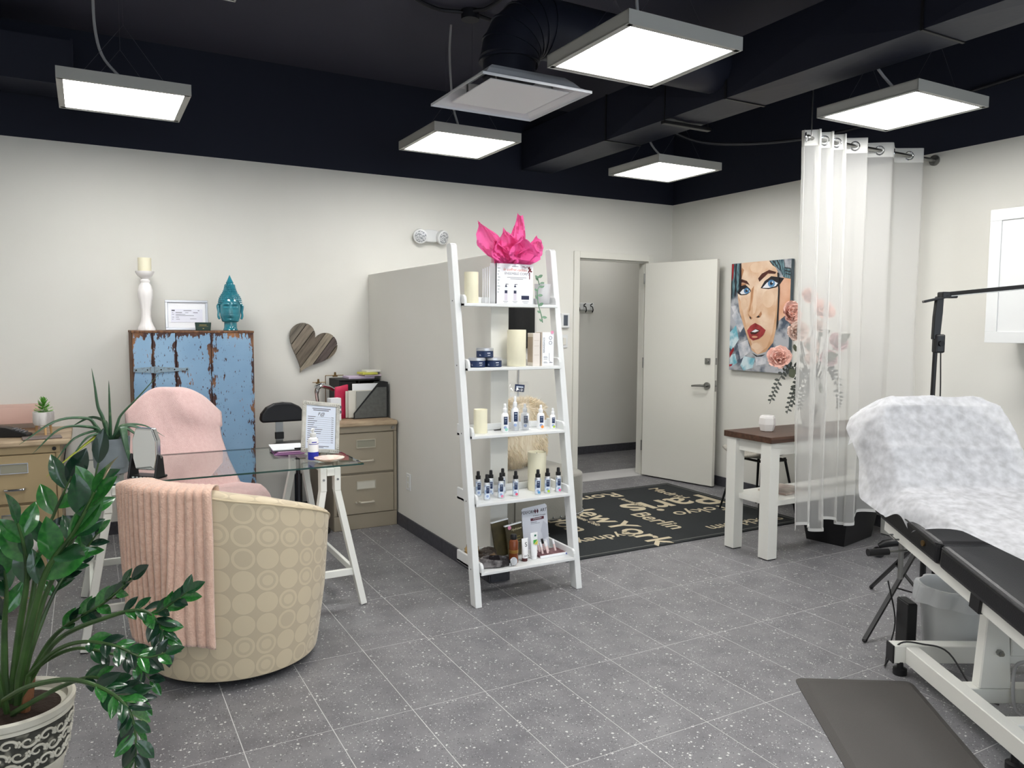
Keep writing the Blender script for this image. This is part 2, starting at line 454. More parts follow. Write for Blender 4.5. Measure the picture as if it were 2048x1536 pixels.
# square ceiling diffuser with its round elbow duct
v = thing('air_vent', 'white square ceiling air diffuser with a floating centre plate', 'vent', (-.02, -2.325, 2.6))
M_vent = mat('white_enamel', c(214, 216, 220), .4)
mb = MB(); prof = [(.303, 0), (.303, .012), (.285, .016), (.262, .03), (.235, .06), (.205, .085), (.15, .1)]
for (a, z0), (b, z1) in zip(prof, prof[1:]):
    q = [(-1,-1), (1,-1), (1,1), (-1,1)]
    for k in range(4):
        (x0, y0), (x1, y1) = q[k], q[(k+1) % 4]
        mb.poly([(x0*a, y0*a, z0), (x1*a, y1*a, z0), (x1*b, y1*b, z1), (x0*b, y0*b, z1)])
solid(mb.build('flared_frame', M_vent, v, smooth=0, weld=True), .003)
MB().box(-.222, .222, -.222, .222, .012, .017).build('centre_plate', M_vent, v, smooth=0, bevel=.002)
for sx in (-1, 1):
    for sy in (-1, 1): MB().cyl((sx*.16, sy*.16, .015), (sx*.16, sy*.16, .1), .005).build('plate_stud', M_steel, v)
M_duct = mat('duct_paint_black_navy', c(33, 36, 50), .5, .25, bump=(25, .06))
t = thing('elbow_duct', 'black painted round elbow duct feeding the square ceiling vent', 'duct', (-.02, -2.325, 2.69))
mb = MB(); pts = [(0, 0, .01), (0, 0, .1)]; rs = [.135, .135]
for k in range(6):
    a = k/5*pi/2; pts.append((.2-.2*cos(a), 0, .1+.2*sin(a))); rs.append(.15)
pts += [(.5, 0, .3), (1.39, 0, .3)]; rs += [.15, .15]
mb.tube(pts, rs, 28)
mb.build('elbow_pipe', M_duct, t, smooth=20)
for k in range(6):
    a = k/5*pi/2; d = Vector((sin(a), 0, cos(a))); p = Vector((.2-.2*cos(a), 0, .1+.2*sin(a)))
    MB().tube([p-d*.006, p+d*.006], .156, 28).build('seam_band', M_duct, t)
MB().tube([(.95, 0, .3), (.965, 0, .3)], .157, 28).build('seam_band', M_duct, t)

# rectangular duct along the ceiling, in sections
t = thing('ceiling_duct', 'long black rectangular air duct in sections under the ceiling', 'duct', (1.525, 0, 2.785))
ye = [-.005, -1.24, -2.43, -3.64, -4.85, -6.06, -7.3]
for a, b in zip(ye, ye[1:]):
    x, h = .155, .315; y0, y1 = a-.004, b+.004
    cs = [(-x, y0), (-x, y1), (x, y1), (x, y0)]
    mb = MB()
    vs = [(-x,y0,0),(x,y0,0),(x,y1,0),(-x,y1,0),(-x,y0,h),(x,y0,h),(x,y1,h),(-x,y1,h)]
    ym = (y0+y1)/2; e = .012
    vs += [(0, ym, -e*.6), (-x-e, ym, h/2), (x+e, ym, h/2), (0, ym, h)]
    fs = []
    for q, m_ in (((0,1,2,3), 8), ((0,3,7,4), 9), ((1,2,6,5), 10), ((4,5,6,7), 11)):
        for k in range(4): fs.append((q[k], q[(k+1) % 4], m_))
    fs += [(0,1,5,4), (3,2,6,7)]
    mb.add(vs, fs).build('duct_section', M_duct, t, smooth=0)
for y in ye[1:]:
    MB().box(-.161, .161, y-.007, y+.007, -.006, .32).build('flange', M_black, t, smooth=0)
t = thing('duct_hanger', 'black steel strap hanger under the rectangular ceiling duct', 'bracket', (1.525, -1.92, 2.745))
MB().box(-.2, .2, -.02, .02, 0, .022).build('strap', M_black, t, smooth=0, bevel=.003)
for s in (-1, 1): MB().cyl((s*.185, 0, .02), (s*.185, 0, ZC-2.745), .005).build('threaded_rod', M_black, t)
t = thing('branch_duct', 'black boxy branch duct close to the ceiling in the far left corner', 'duct', (-2.78, -.27, 2.87))
MB().box(-.8, .8, -.17, .17, 0, .26).build('duct_section', M_duct, t, smooth=0)
MB().box(.8, .812, -.18, .18, -.01, .27).build('flange', M_duct, t, smooth=0)
# junction box and conduit runs
M_cond = mat('conduit_black', c(24, 25, 33), .5)
t = thing('junction_box', 'black ceiling junction box with conduits fanning out of it', 'box', (.134, -1.55, ZC))
MB().cyl((0,0,-.055), (0,0,0), .055, n=20).build('box_body', M_cond, t)
for pts in ([(-.05,0,-.02), (-.25,.02,-.02), (-.6,-.2,-.015), (-1.6,-1.0,-.015)], [(0,-.05,-.02), (.06,-.2,-.02), (.05,-.9,-.015), (.05,-1.9,-.015)],
            [(.05,0,-.02), (.3,.03,-.025), (.75,-.02,-.02), (1.25,-.06,-.02)]):
    MB().tube(spline(pts, 16), .012, 8).build('conduit', M_cond, t)
tag(MB().tube(spline([(1.75, -1.45, 2.86), (2.1, -1.5, 2.8), (2.6, -1.75, 2.82), (3.0, -2.1, 2.9), (3.055, -3.2, 2.98), (3.055, -5, 3.05)], 40), .012, 8).build('ceiling_cable', M_cond),
    'black cable slung under the ceiling towards the right wall', 'cable')

# ================================================================ BACK WALL FITTINGS
t = thing('emergency_light', 'white oval emergency light with two round lamp heads on the wall', 'light', (.512, -.002, 2.167))
mb = MB(); pl = []
for k in range(24):
    a = 2*pi*k/24; pl.append((.085*(1 if cos(a) > 0 else -1)*abs(cos(a))**.6, .05*sin(a)))
mb.prism(pl, 0, .055, lambda a, b, h: (a, -h, b)).build('housing', M_white, t, bevel=.008, segs=2)
M_lens = mat('clear_lamp_lens', c(220, 222, 224), .15, .1, n=(90, c(150, 154, 158), .45, .55))
for s in (-1, 1):
    hd = MB().lathe([(.045, 0), (.058, .02), (.058, .045), (.05, .05)], 24).build('lamp_head', M_white, t)
    hd.location = (s*.085, -.03, .0); hd.rotation_euler = (pi/2+.25, 0, s*.35)
    ln = MB().lathe([(.047, .0505), (.03, .056), (.0001, .058)], 24).build('lens', M_lens, hd)
# wall-mounted screen, thermostat, switch, outlets
t = thing('wall_screen', 'black glossy flat screen on the back wall behind the ladder shelf', 'television', (1.06, -.045, 1.25))
MB().box(-.44, .44, 0, .04, 0, .385).build('casing', M_black, t, smooth=0, bevel=.004)
MB().box(-.43, .43, -.003, 0, .012, .373).build('screen', mat('black_glass', c(12, 14, 18), .06), t, smooth=0)
tag(MB().tube(spline([(1.357, -.02, 1.25), (1.357, -.012, 1.1), (1.352, -.008, .7), (1.36, -.008, .45)], 14), .006, 6).build('screen_cable', M_cord), 'thin grey cable hanging down the wall from the black screen', 'cable')
t = thing('thermostat', 'white wall thermostat with a dark display beside the door frame', 'thermostat', (1.83, -.001, 1.43))
MB().box(-.045, .045, -.025, 0, 0, .13).build('casing', M_white, t, smooth=0, bevel=.004)
MB().box(-.02, .024, -.027, -.025, .02, .115).build('display', mat('lcd_grey', c(80, 88, 98), .3), t, smooth=0)
def outlet(name, lb, cat, loc, rz, sw=False):
    t = thing(name, lb, cat, loc, rz)
    MB().box(-.037, .037, -.008, 0, 0, .118).build('cover_plate', M_white, t, smooth=0, bevel=.002)
    if sw: MB().box(-.017, .017, -.013, -.008, .026, .092).build('rocker', M_trimw, t, smooth=0, bevel=.002)
    else:
        for z in (.018, .064): MB().box(-.016, .016, -.011, -.008, z, z+.036).build('socket', M_trimw, t, smooth=0, bevel=.003)
    return t
outlet('light_switch', 'white rocker light switch under the thermostat', 'switch', (1.83, -.001, 1.25), 0, True)
outlet('wall_outlet', 'white power outlet low on the partition wall', 'outlet', (-.001, -.86, .29), -pi/2)
t = outlet('wall_outlet', 'white power outlet on the back wall with a black plug in it', 'outlet', (-1.99, -.001, .30), 0)
mb = MB().box(-.02, .02, -.045, -.011, .066, .1)
mb.tube(spline([(0, -.04, .066), (-.02, -.06, 0), (-.08, -.05, -.06), (-.13, -.04, .1), (-.1, -.03, .35), (-.09, -.05, .46)], 24), .003, 6)
mb.build('plug_and_lead', M_black, t)
# coat hook rail in the corridor
t = thing('hook_rail', 'white coat hook rail on the corridor wall beyond the door', 'hooks', (2.9, 1.278, 1.62))
MB().box(-.14, .14, -.025, 0, 0, .085).build('rail', M_white, t, smooth=0, bevel=.01, segs=2)
for x in (-.09, 0, .09):
    MB().tube(spline([(x, -.02, .05), (x, -.06, .04), (x, -.075, .005), (x, -.06, -.02)], 10), .006, 8).tube(spline([(x,-.02,.06), (x,-.06,.075)], 5), .006, 8).build('hook', M_blackm, t)
# reclaimed-wood heart
t = thing('wooden_heart', 'heart of weathered grey wooden planks hung on the white wall', 'decoration', (-.47, -.012, 1.26), 0)
t.rotation_euler = (0, radians(37), 0)
def heart(n=80):
    out = []
    for k in range(n):
        a = 2*pi*k/n
        out.append((.0117*16*sin(a)**3, .0125*(13*cos(a)-5*cos(2*a)-2*cos(3*a)-cos(4*a))+.02))
    return out
def clip(poly, x, keep):
    out = []
    for (a, b), (d, e) in zip(poly, poly[1:]+poly[:1]):
        i1, i2 = (a-x)*keep >= 0, (d-x)*keep >= 0
        if i1: out.append((a, b))
        if i1 != i2:
            q = (x-a)/(d-a); out.append((x, b+(e-b)*q))
    return out
H = heart(); rot = radians(13)
Hr = [(a*cos(rot)-b*sin(rot), a*sin(rot)+b*cos(rot)) for a, b in H]
xs = [-.25, -.135, -.062, .022, .085, .145, .25]
wc = [(124,117,106), (134,124,110), (112,102,90), (150,140,123), (92,82,78), (134,123,107)]
MB().prism([(a*.96, b*.96) for a, b in Hr], 0, .004, lambda a, b, h: (a, -h, b)).build('backing', mat('dark_backing', c(52, 46, 42), .8), t, smooth=0)
for k in range(6):
    p_ = clip(clip(Hr, xs[k]+.0025, 1), xs[k+1]-.0025, -1)
    if len(p_) > 2:
        cl = wc[k]
        m_ = mat('weathered_wood_%d' % k, c(*cl), .8, n=(9, c(*[int(q*.62) for q in cl]), .42, .78), bump=(14, .5), stretch=(6, 1, .7))
        MB().prism(p_, .004, .02+.002*(k % 3), lambda a, b, h: (a, -h, b)).build('plank', m_, t, smooth=0, bevel=.0012)
# ================================================================ LEFT: BLUE CABINET AND ITS TOP
def peeled_mat():
    m = bpy.data.materials.new('peeling_blue_paint'); m.use_nodes = True
    nt = m.node_tree; N = nt.nodes.new; L = nt.links.new; b = nt.nodes['Principled BSDF']
    tc = N('ShaderNodeTexCoord')
    g = N('ShaderNodeNewGeometry')
    mp = N('ShaderNodeMapping'); mp.inputs['Scale'].default_value = (1, 1, .33); L(g.outputs['Position'], mp.inputs[0])
    n1 = N('ShaderNodeTexNoise'); n1.inputs['Scale'].default_value = 42; n1.inputs['Detail'].default_value = 7; n1.inputs['Roughness'].default_value = .62; L(mp.outputs[0], n1.inputs['Vector'])
    # more wear near the board edges: the UV of each board carries the distance across it
    uv = N('ShaderNodeUVMap'); sx = N('ShaderNodeSeparateXYZ'); L(uv.outputs[0], sx.inputs[0])
    e = N('ShaderNodeMath'); e.operation = 'MULTIPLY'; L(sx.outputs[0], e.inputs[0]); e.inputs[1].default_value = .40
    sm = N('ShaderNodeMath'); sm.operation = 'ADD'; L(n1.outputs['Fac'], sm.inputs[0]); L(e.outputs[0], sm.inputs[1])
    rp = N('ShaderNodeValToRGB'); rp.color_ramp.elements[0].position = .665; rp.color_ramp.elements[1].position = .68
    rp.color_ramp.elements[0].color = (0,0,0,1); rp.color_ramp.elements[1].color = (1,1,1,1); L(sm.outputs[0], rp.inputs[0])
    mp2 = N('ShaderNodeMapping'); mp2.inputs['Scale'].default_value = (1, 1, .28); L(g.outputs['Position'], mp2.inputs[0])
    nf = N('ShaderNodeTexNoise'); nf.inputs['Scale'].default_value = 120; nf.inputs['Detail'].default_value = 3; L(mp2.outputs[0], nf.inputs['Vector'])
    ncl = N('ShaderNodeTexNoise'); ncl.inputs['Scale'].default_value = 6; L(g.outputs['Position'], ncl.inputs['Vector'])
    ff = N('ShaderNodeMath'); ff.operation = 'MULTIPLY_ADD'; L(ncl.outputs['Fac'], ff.inputs[0]); ff.inputs[1].default_value = .3; L(nf.outputs['Fac'], ff.inputs[2])
    fg = N('ShaderNodeMath'); fg.operation = 'GREATER_THAN'; L(ff.outputs[0], fg.inputs[0]); fg.inputs[1].default_value = .825
    fm_ = N('ShaderNodeMath'); fm_.operation = 'MAXIMUM'; L(rp.outputs[0], fm_.inputs[0]); L(fg.outputs[0], fm_.inputs[1])
    n2 = N('ShaderNodeTexNoise'); n2.inputs['Scale'].default_value = 3; L(g.outputs['Position'], n2.inputs['Vector'])
    bl = N('ShaderNodeValToRGB'); bl.color_ramp.elements[0].color = c(116, 152, 184); bl.color_ramp.elements[1].color = c(138, 172, 200)
    bl.color_ramp.elements[0].position = .3; bl.color_ramp.elements[1].position = .7; L(n2.outputs['Fac'], bl.inputs[0])
    n3 = N('ShaderNodeTexNoise'); n3.inputs['Scale'].default_value = 5; n3.inputs['Detail'].default_value = 4; L(g.outputs['Position'], n3.inputs['Vector'])
    br = N('ShaderNodeValToRGB'); br.color_ramp.elements[0].color = c(62, 34, 28); br.color_ramp.elements[1].color = c(150, 104, 66)
    br.color_ramp.elements[0].position = .5; br.color_ramp.elements[1].position = .68; L(n3.outputs['Fac'], br.inputs[0])
    mi = N('ShaderNodeMix'); mi.data_type = 'RGBA'; L(fm_.outputs[0], mi.inputs[0]); L(bl.outputs[0], mi.inputs[6]); L(br.outputs[0], mi.inputs[7])
    L(mi.outputs[2], b.inputs['Base Color']); b.inputs['Roughness'].default_value = .6
    bp = N('ShaderNodeBump'); bp.inputs['Strength'].default_value = .5; bp.inputs['Distance'].default_value = .003; bp.invert = True
    L(rp.outputs[0], bp.inputs['Height']); L(bp.outputs[0], b.inputs['Normal'])
    return m
M_peel = peeled_mat()
M_brown = mat('old_brown_wood', c(92, 62, 46), .75, n=(8, c(140, 104, 74), .4, .7), stretch=(6, 6, 1))
LK = thing('blue_cabinet', 'tall rustic plank cabinet in peeling blue paint against the back wall', 'cabinet', (-1.325, -.21, 0))
MB().box(-.375, -.36, -.17, .19, 0, 1.396).box(.36, .375, -.17, .19, 0, 1.396).box(-.36, .36, .18, .19, 0, 1.39).box(-.36, .36, -.17, .18, .05, .07).build('carcass', M_brown, LK, smooth=0)
MB().box(-.378, .378, -.19, .195, 1.386, 1.402).build('top_board', M_brown, LK, smooth=0, bevel=.003)
bx = [-.373, -.258, -.128, .078, .09, .375]
bx = [-.373, -.257, -.121, .083, .232, .373]
bx = [-.373, -.257, -.118, .098, .373]
for k in range(4):
    x0, x1 = bx[k]+.002, bx[k+1]-.002; z0, z1 = .03, 1.386
    mb = MB(); ws = [(0, 1), (.05, .62), (.14, .1), (.5, 0), (.86, .1), (.95, .62), (1, 1)]; zs = [(0, .8), (.015, .5), (.04, .1), (.5, 0), (.95, .12), (.985, .75), (1, 1)]
    vs = []; uu = []
    for zt, ze in zs:
        for xt, xe in ws:
            vs.append((lerp(x0, x1, xt), -.19+.002*(k % 2), lerp(z0, z1, zt))); uu.append((max(xe, ze)*.62, 0))
    n_ = len(ws); fs = [(j*n_+i, j*n_+i+1, (j+1)*n_+i+1, (j+1)*n_+i) for j in range(len(zs)-1) for i in range(n_-1)]
    mb.add(vs, fs, uu)
    o = mb.build('plank', M_peel, LK, smooth=0); solid(o, .018, 1)
    sgn = 1
M_hinge = mat('blue_grey_iron', c(134, 154, 166), .5, .4, n=(60, c(96, 90, 84), .55, .7))
for z in (1.15, .25):
    h = MB().prism([(-.37, .012), (-.25, .021), (-.25, -.021), (-.37, -.012)][::-1], 0, .004, lambda a, b, h: (a, -.2095-h, b+z))
    h.prism([(-.24, .021), (-.07, .008), (-.05, .014), (-.04, 0), (-.05, -.014), (-.07, -.008), (-.24, -.021)][::-1], 0, .004, lambda a, b, h: (a, -.2095-h, b+z))
    hg = h.build('strap_hinge', M_hinge, LK, smooth=0)
    MB().cyl((-.245, -.214, z-.024), (-.245, -.214, z+.024), .006, n=10).build('hinge_pin', M_hinge, hg)
    mb = MB()
    for x in (-.355, -.29, -.21, -.13, -.055): mb.cyl((x, -.213, z), (x, -.2155, z), .005, n=8)
    mb.build('screw', M_blackm, hg)

M_cream = mat('ivory_wax', c(236, 231, 206), .5, trans=.0, n=(3, c(230, 224, 196), .3, .7))
M_ceramic = mat('white_glazed_ceramic', c(240, 237, 236), .12)
t = thing('candlestick', 'tall white glazed fluted candlestick on the blue cabinet', 'candlestick', (-1.6, -.2, 1.402))
MB().lathe([(.055, 0), (.056, .012), (.046, .03), (.034, .06), (.029, .1), (.03, .14), (.038, .19), (.046, .235), (.046, .265), (.038, .295), (.026, .315)], 40, wob=lambda a, z: 1+.045*cos(8*a)*max(0, sin(min(1, max(0, (z-.04)/.25))*pi))).build('stem', M_ceramic, t)
MB().lathe([(.026, .314), (.03, .322), (.03, .332), (.022, .338), (.026, .345), (.044, .358), (.056, .378), (.058, .39), (.05, .388), (.03, .38), (.0001, .379)], 32).build('cup', M_ceramic, t)
def candle(name, lb, x, y, z, r, h, grp=None):
    t = thing(name, lb, 'candle', (x, y, z), random.uniform(0, 6), grp)
    MB().lathe([(r*.97, 0), (r, .003), (r, h-.004), (r*.985, h), (r*.9, h-.002), (r*.82, h-.012), (.0001, h-.016)], 36,
               wob=lambda a, zz: 1+.012*sin(a*3+zz*20)).build('wax_body', M_cream, t)
    MB().cyl((0, 0, h-.016), (.002, 0, h-.004), .0015, n=6).build('wick', M_black, t)
    return t
candle('pillar_candle', 'short ivory pillar candle set on the white candlestick', -1.6, -.2, 1.402+.38, .041, .098)
# certificate frame leaning by the wall
t = thing('certificate_frame', 'silver frame with a printed certificate leaning on the blue cabinet top', 'picture frame', (-1.345, -.17, 1.402))
t.rotation_euler = (radians(-8), 0, radians(-3))
M_silver = mat('silver_frame', c(186, 190, 198), .3, .7)
MB().box(-.135, .135, -.016, 0, 0, .016).box(-.135, .135, -.016, 0, .19, .206).box(-.135, -.119, -.016, 0, .016, .19).box(.119, .135, -.016, 0, .016, .19).build('frame_moulding', M_silver, t, smooth=0, bevel=.002)
MB().box(-.12, .12, -.006, -.001, .014, .192).build('mat_board', M_paper, t, smooth=0)
MB().box(-.1, .1, -.0085, -.006, .055, .145).build('certificate', mat('certificate_paper', c(226, 228, 240), .6), t, smooth=0)
mb = MB()
for x0, x1, z, h in ((-.095, -.075, .132, .007), (-.02, .03, .134, .003), (.07, .08, .134, .003), (-.093, -.085, .12, .002), (-.07, -.03, .12, .003), (-.01, .01, .12, .002), (.04, .07, .12, .003),
                     (-.093, -.08, .108, .002), (-.07, -.01, .108, .002), (-.07, .045, .1, .002), (-.093, -.08, .088, .002), (-.07, -.05, .088, .002), (-.093, -.085, .074, .002), (-.068, -.045, .074, .002), (.02, .06, .078, .002)):
    mb.box(x0, x1, -.0092, -.0086, z, z+h)
mb.build('print', M_printd, t, smooth=0)
t = thing('card_box', 'dark green card holder standing before the certificate frame', 'box', (-1.265, -.345, 1.402))
MB().prism([(-.05, .055), (-.045, 0), (.045, 0), (.05, .055)][::-1], 0, .03, lambda a, b, h: (a, -h+.015, b)).build('box_body', mat('bottle_green', c(22, 50, 40), .5), t, smooth=0, bevel=.002)
mb = MB(); mb.box(-.025, .02, -.0165, -.0155, .036, .039).box(-.03, .03, -.0165, -.0155, .028, .029).box(-.004, .004, -.0165, -.0155, .012, .016)
mb.build('gilt_print', mat('gilt', c(170, 150, 90), .4, .5), t, smooth=0)
# glazed turquoise head
M_turq = mat('turquoise_glaze', c(52, 138, 154), .1, n=(18, c(36, 108, 126), .4, .75), coat=.6)
t = thing('ceramic_head', 'glossy turquoise ceramic head with curls and pointed topknot on the blue cabinet', 'statue', (-1.07, -.22, 1.402), -.12)
def headfn(u, v):
    a = 2*pi*u; z = interp([(0, .055), (.12, .062), (.3, .1), (.5, .15), (.7, .2), (.85, .235), (1, .262)], v)
    r = interp([(0, .03), (.06, .05), (.14, .06), (.3, .07), (.5, .074), (.7, .074), (.85, .062), (1, .04)], v)
    x, y = r*cos(a)*.95, r*sin(a)*1.02
    if sin(a) < 0:                                    # face side (towards -y)
        f = -sin(a); dx = x
        nose = math.exp(-(dx/.0085)**2) * interp([(.09, 0), (.118, .018), (.125, .017), (.17, .006), (.2, .002), (.22, 0)], z)
        lips = math.exp(-(dx/.02)**2) * (math.exp(-((z-.104)/.0045)**2)*.007 + math.exp(-((z-.094)/.005)**2)*.007)
        eye = sum(math.exp(-((dx-s*.028)/.016)**2) for s in (-1, 1))
        sock = -eye*math.exp(-((z-.163)/.012)**2)*.006 + eye*math.exp(-((z-.156)/.006)**2)*.006
        brow = eye*math.exp(-((z-.18-.06*(.028-abs(dx))*.2)/.005)**2)*.005
        chin = math.exp(-(dx/.02)**2)*math.exp(-((z-.073)/.01)**2)*.006
        y -= (nose+lips+sock*1.3+brow*1.2+chin)*f*1.6
    return (x, y, z)
MB().grid(headfn, 96, 90, True).build('head', M_turq, t, smooth=80)
MB().lathe([(.046, 0), (.05, .004), (.043, .02), (.042, .06), (.045, .09)], 32).build('neck', M_turq, t)
mb = MB()
for z in [.16+.0125*k for k in range(13)]:
    r = interp([(.16, .074), (.2, .075), (.22, .07), (.24, .06), (.262, .045), (.29, .034), (.33, .026)], z); n_ = max(8, int(2*pi*r/.0125))
    for k in range(n_):
        a = 2*pi*(k+.5*(round(z/.0125) % 2))/n_
        if sin(a) < .1 and z < .222-.05*abs(cos(a))**2: continue
        mb.sphere((r*cos(a)*.96, r*sin(a)*1.0, z), .0082, 8)
mb.build('hair_curls', M_turq, t)['kind'] = 'stuff'
mb = MB().lathe([(.04, .255), (.036, .27), (.03, .3), (.024, .325), (.026, .33), (.015, .352), (.006, .372), (.0005, .384)], 24).build('topknot', M_turq, t)
mb = MB()
for j in range(4):
    z = .272+.014*j; r = .037-.0035*j
    for k in range(12):
        a = 2*pi*(k+.5*(j % 2))/12; mb.sphere((r*cos(a), r*sin(a), z), .008, 8)
mb.build('topknot_curls', M_turq, t)['kind'] = 'stuff'
for s in (-1, 1):
    MB().tube(spline([(s*.07, -.0, .185), (s*.08, -.005, .168), (s*.076, -.005, .135), (s*.078, -.008, .1), (s*.07, -.008, .078)], 14), [.008]+[.0095]*6+[.008]*6+[.006], 10).build('ear', M_turq, t)

# ================================================================ FILING CABINETS
M_beige = mat('beige_enamel_steel', c(160, 150, 132), .45)
M_beigeL = mat('tan_enamel_steel', c(172, 152, 116), .45)
M_beiget = mat('beige_trim', c(192, 186, 170), .4, .2)
M_rock = mat('pale_stone_wood', c(188, 168, 140), .5, n=(6, c(140, 116, 92), .4, .7), stretch=(1, 3, 3))
def filing(name, lb, x0, x1, m, chrome):
    t = thing(name, lb, 'filing cabinet', ((x0+x1)/2, -.325, 0)); w = (x1-x0)/2
    MB().box(-w, w, -.308, .318, 0, .735).build('shell', m, t, smooth=0, bevel=.003)
    MB().box(-w, w, -.324, -.309, 0, .105).build('plinth', m, t, smooth=0, bevel=.002)
    MB().box(-w, w, -.324, -.309, .69, .735).build('top_rail', m, t, smooth=0, bevel=.002)
    for s in (-1, 1): MB().box(s*w-(.022 if s > 0 else 0), s*w+(.022 if s < 0 else 0), -.324, -.309, .107, .689).build('side_rail', m, t, smooth=0, bevel=.002)
    for z0, z1 in ((.11, .39), (.405, .685)):
        d = MB().box(-w+.026, w-.026, -.33, -.31, z0, z1).build('drawer', m, t, smooth=0, bevel=.003)
        hm = M_chrome if chrome else M_beiget
        zc = z1-.075
        MB().box(-.07, .07, -.336, -.33, zc-.03, zc-.025).box(-.07, .07, -.336, -.33, zc+.025, zc+.03).box(-.07, -.065, -.336, -.33, zc-.025, zc+.025).box(.065, .07, -.336, -.33, zc-.025, zc+.025).build('label_holder', hm, d, smooth=0)
        MB().box(-.064, .064, -.333, -.3303, zc-.024, zc+.024).build('label_card', mat('label_paper' if z0 < .3 and not chrome else 'label_blank', c(206, 203, 190) if z0 < .3 and not chrome else c(150, 140, 118) if chrome else c(150, 148, 132), .6), d, smooth=0)
        zh = z0+.085
        MB().tube(spline([(-.05, -.33, zh), (-.048, -.352, zh), (-.03, -.36, zh), (.03, -.36, zh), (.048, -.352, zh), (.05, -.33, zh)], 20), .0075, 8).build('handle', hm, d)
        if not chrome: MB().cyl((-.075, -.33, zh), (-.075, -.342, zh), .006).build('thumb_latch', hm, d)
    MB().cyl((w-.03, -.324, .713), (w-.03, -.334, .713), .011, n=16).build('lock', M_steel if not chrome else M_black, t)
    return t
filing('filing_cabinet', 'beige two-drawer filing cabinet in the corner by the partition', -.478, -.014, M_beige, False)
filing('filing_cabinet', 'tan two-drawer filing cabinet with chrome handles, half behind the big leafy plant', -2.572, -2.108, M_beigeL, True)
def slab(name, lb, x0, x1):
    t = MB().box(-(x1-x0)/2, (x1-x0)/2, -.35, .315, 0, .032).build(name, M_rock, smooth=0, bevel=.008, segs=2)
    t.location = ((x0+x1)/2, -.325, .7355); tag(t, lb, 'worktop')
slab('cabinet_top', 'rough stone-coloured slab lying on the corner filing cabinet', -.49, -.014)
slab('cabinet_top', 'rough stone-coloured slab lying on the tan filing cabinet', -2.6, -2.05)
ZT = .7677
# left cabinet: pink acrylic organiser, succulent, card terminal, tablet, vase
M_pinkp = thin('pink_acrylic', c(255, 226, 216), .45, .6)
t = thing('acrylic_organiser', 'translucent pink acrylic box standing behind the small succulent', 'organiser', (-2.44, -.12, ZT-.02))
MB().box(-.22, .22, -.08, .08, .07, .075).box(-.22, .22, .076, .08, .075, .18).box(-.22, -.216, -.08, .076, .075, .175).box(.216, .22, -.08, .076, .075, .175).box(-.22, .22, -.08, -.076, .075, .175).build('tray', M_pinkp, t, smooth=0)
for s in (-1, 1): MB().box(s*.2-.01, s*.2+.01, -.06, .06, .02, .07).build('leg', M_pinkp, t, smooth=0)
M_marble = mat('white_marbled_ceramic', c(232, 230, 228), .35, n=(5, c(178, 174, 172), .52, .62), stretch=(2, 2, .6))
t = thing('potted_succulent', 'small green succulent in a marbled white pot on wooden legs', 'potted plant', (-2.195, -.4, ZT), .3)
M_oak = mat('pale_oak', c(200, 164, 116), .5)
for k in range(3):
    a = 2*pi*k/3+.4; MB().cyl((.04*cos(a), .04*sin(a), .062), (.048*cos(a), .048*sin(a), 0), .008, .006, 10).build('leg', M_oak, t)
MB().lathe([(.03, .056), (.052, .06), (.058, .075), (.058, .14), (.055, .14), (.052, .13), (.0001, .128)], 32).build('pot', M_marble, t)
M_succ = mat('succulent_green', c(88, 150, 58), .45, n=(12, c(130, 186, 84), .4, .7))
leafs = MB().grid(lambda u, v: ((u-.5)*2*.012*interp([(0, .6), (.5, 1), (.85, .7), (1, 0)], v), v*.058, .012*v*v+.004*(1-abs(2*u-1))), 5, 7).mesh('leaf', M_succ)
for k in range(28):
    a = k*2.4; z = .13+.075*(k/27); ti = -.05+1.0*(k/27)**1.3
    Mx = Matrix.Translation((0, 0, z)) @ Matrix.Rotation(a, 4, 'Z') @ Matrix.Rotation(ti, 4, 'X') @ Matrix.Scale(1-.45*(k/27), 4)
    link('leaf', leafs, t, Mx)
t = thing('card_terminal', 'black card payment terminal lying on the tan filing cabinet', 'card terminal', (-2.36, -.44, ZT), -.3)
MB().prism([(-.09, 0), (.1, 0), (.1, .018), (-.02, .06), (-.08, .066), (-.09, .05)], -.04, .04, lambda a, b, h: (a, h, b)).build('casing', M_black, t, smooth=0, bevel=.006, segs=2)
d_ = math.atan2(.018-.06, .12)
mb = MB()
for i in range(4):
    for j in range(3):
        p = Vector((.02+i*.018, (j-1)*.02, .06-(.04+i*.018)*.35+.004)); mb.box(p.x-.006, p.x+.006, p.y-.007, p.y+.007, p.z-.003, p.z+.003)
mb.build('keypad', mat('key_grey', c(120, 120, 124), .5), t, smooth=0)['kind'] = 'stuff'
t = MB().box(-.1, .1, -.06, .06, 0, .009).build('tablet', mat('grey_brown_cover', c(120, 108, 104), .5), smooth=0, bevel=.003)
t.location = (-2.2, -.58, ZT); t.rotation_euler = (0, 0, .1); tag(t, 'slim grey-brown notebook at the front edge of the left cabinet top', 'notebook')
t = MB().lathe([(.03, 0), (.045, .01), (.05, .04), (.035, .075), (.014, .1), (.012, .125), (.02, .135), (.016, .134), (.009, .12)], 28).build('small_vase', M_ceramic)
t.location = (-2.5, -.33, ZT); tag(t, 'small white bottle-necked vase beside the card terminal', 'vase')
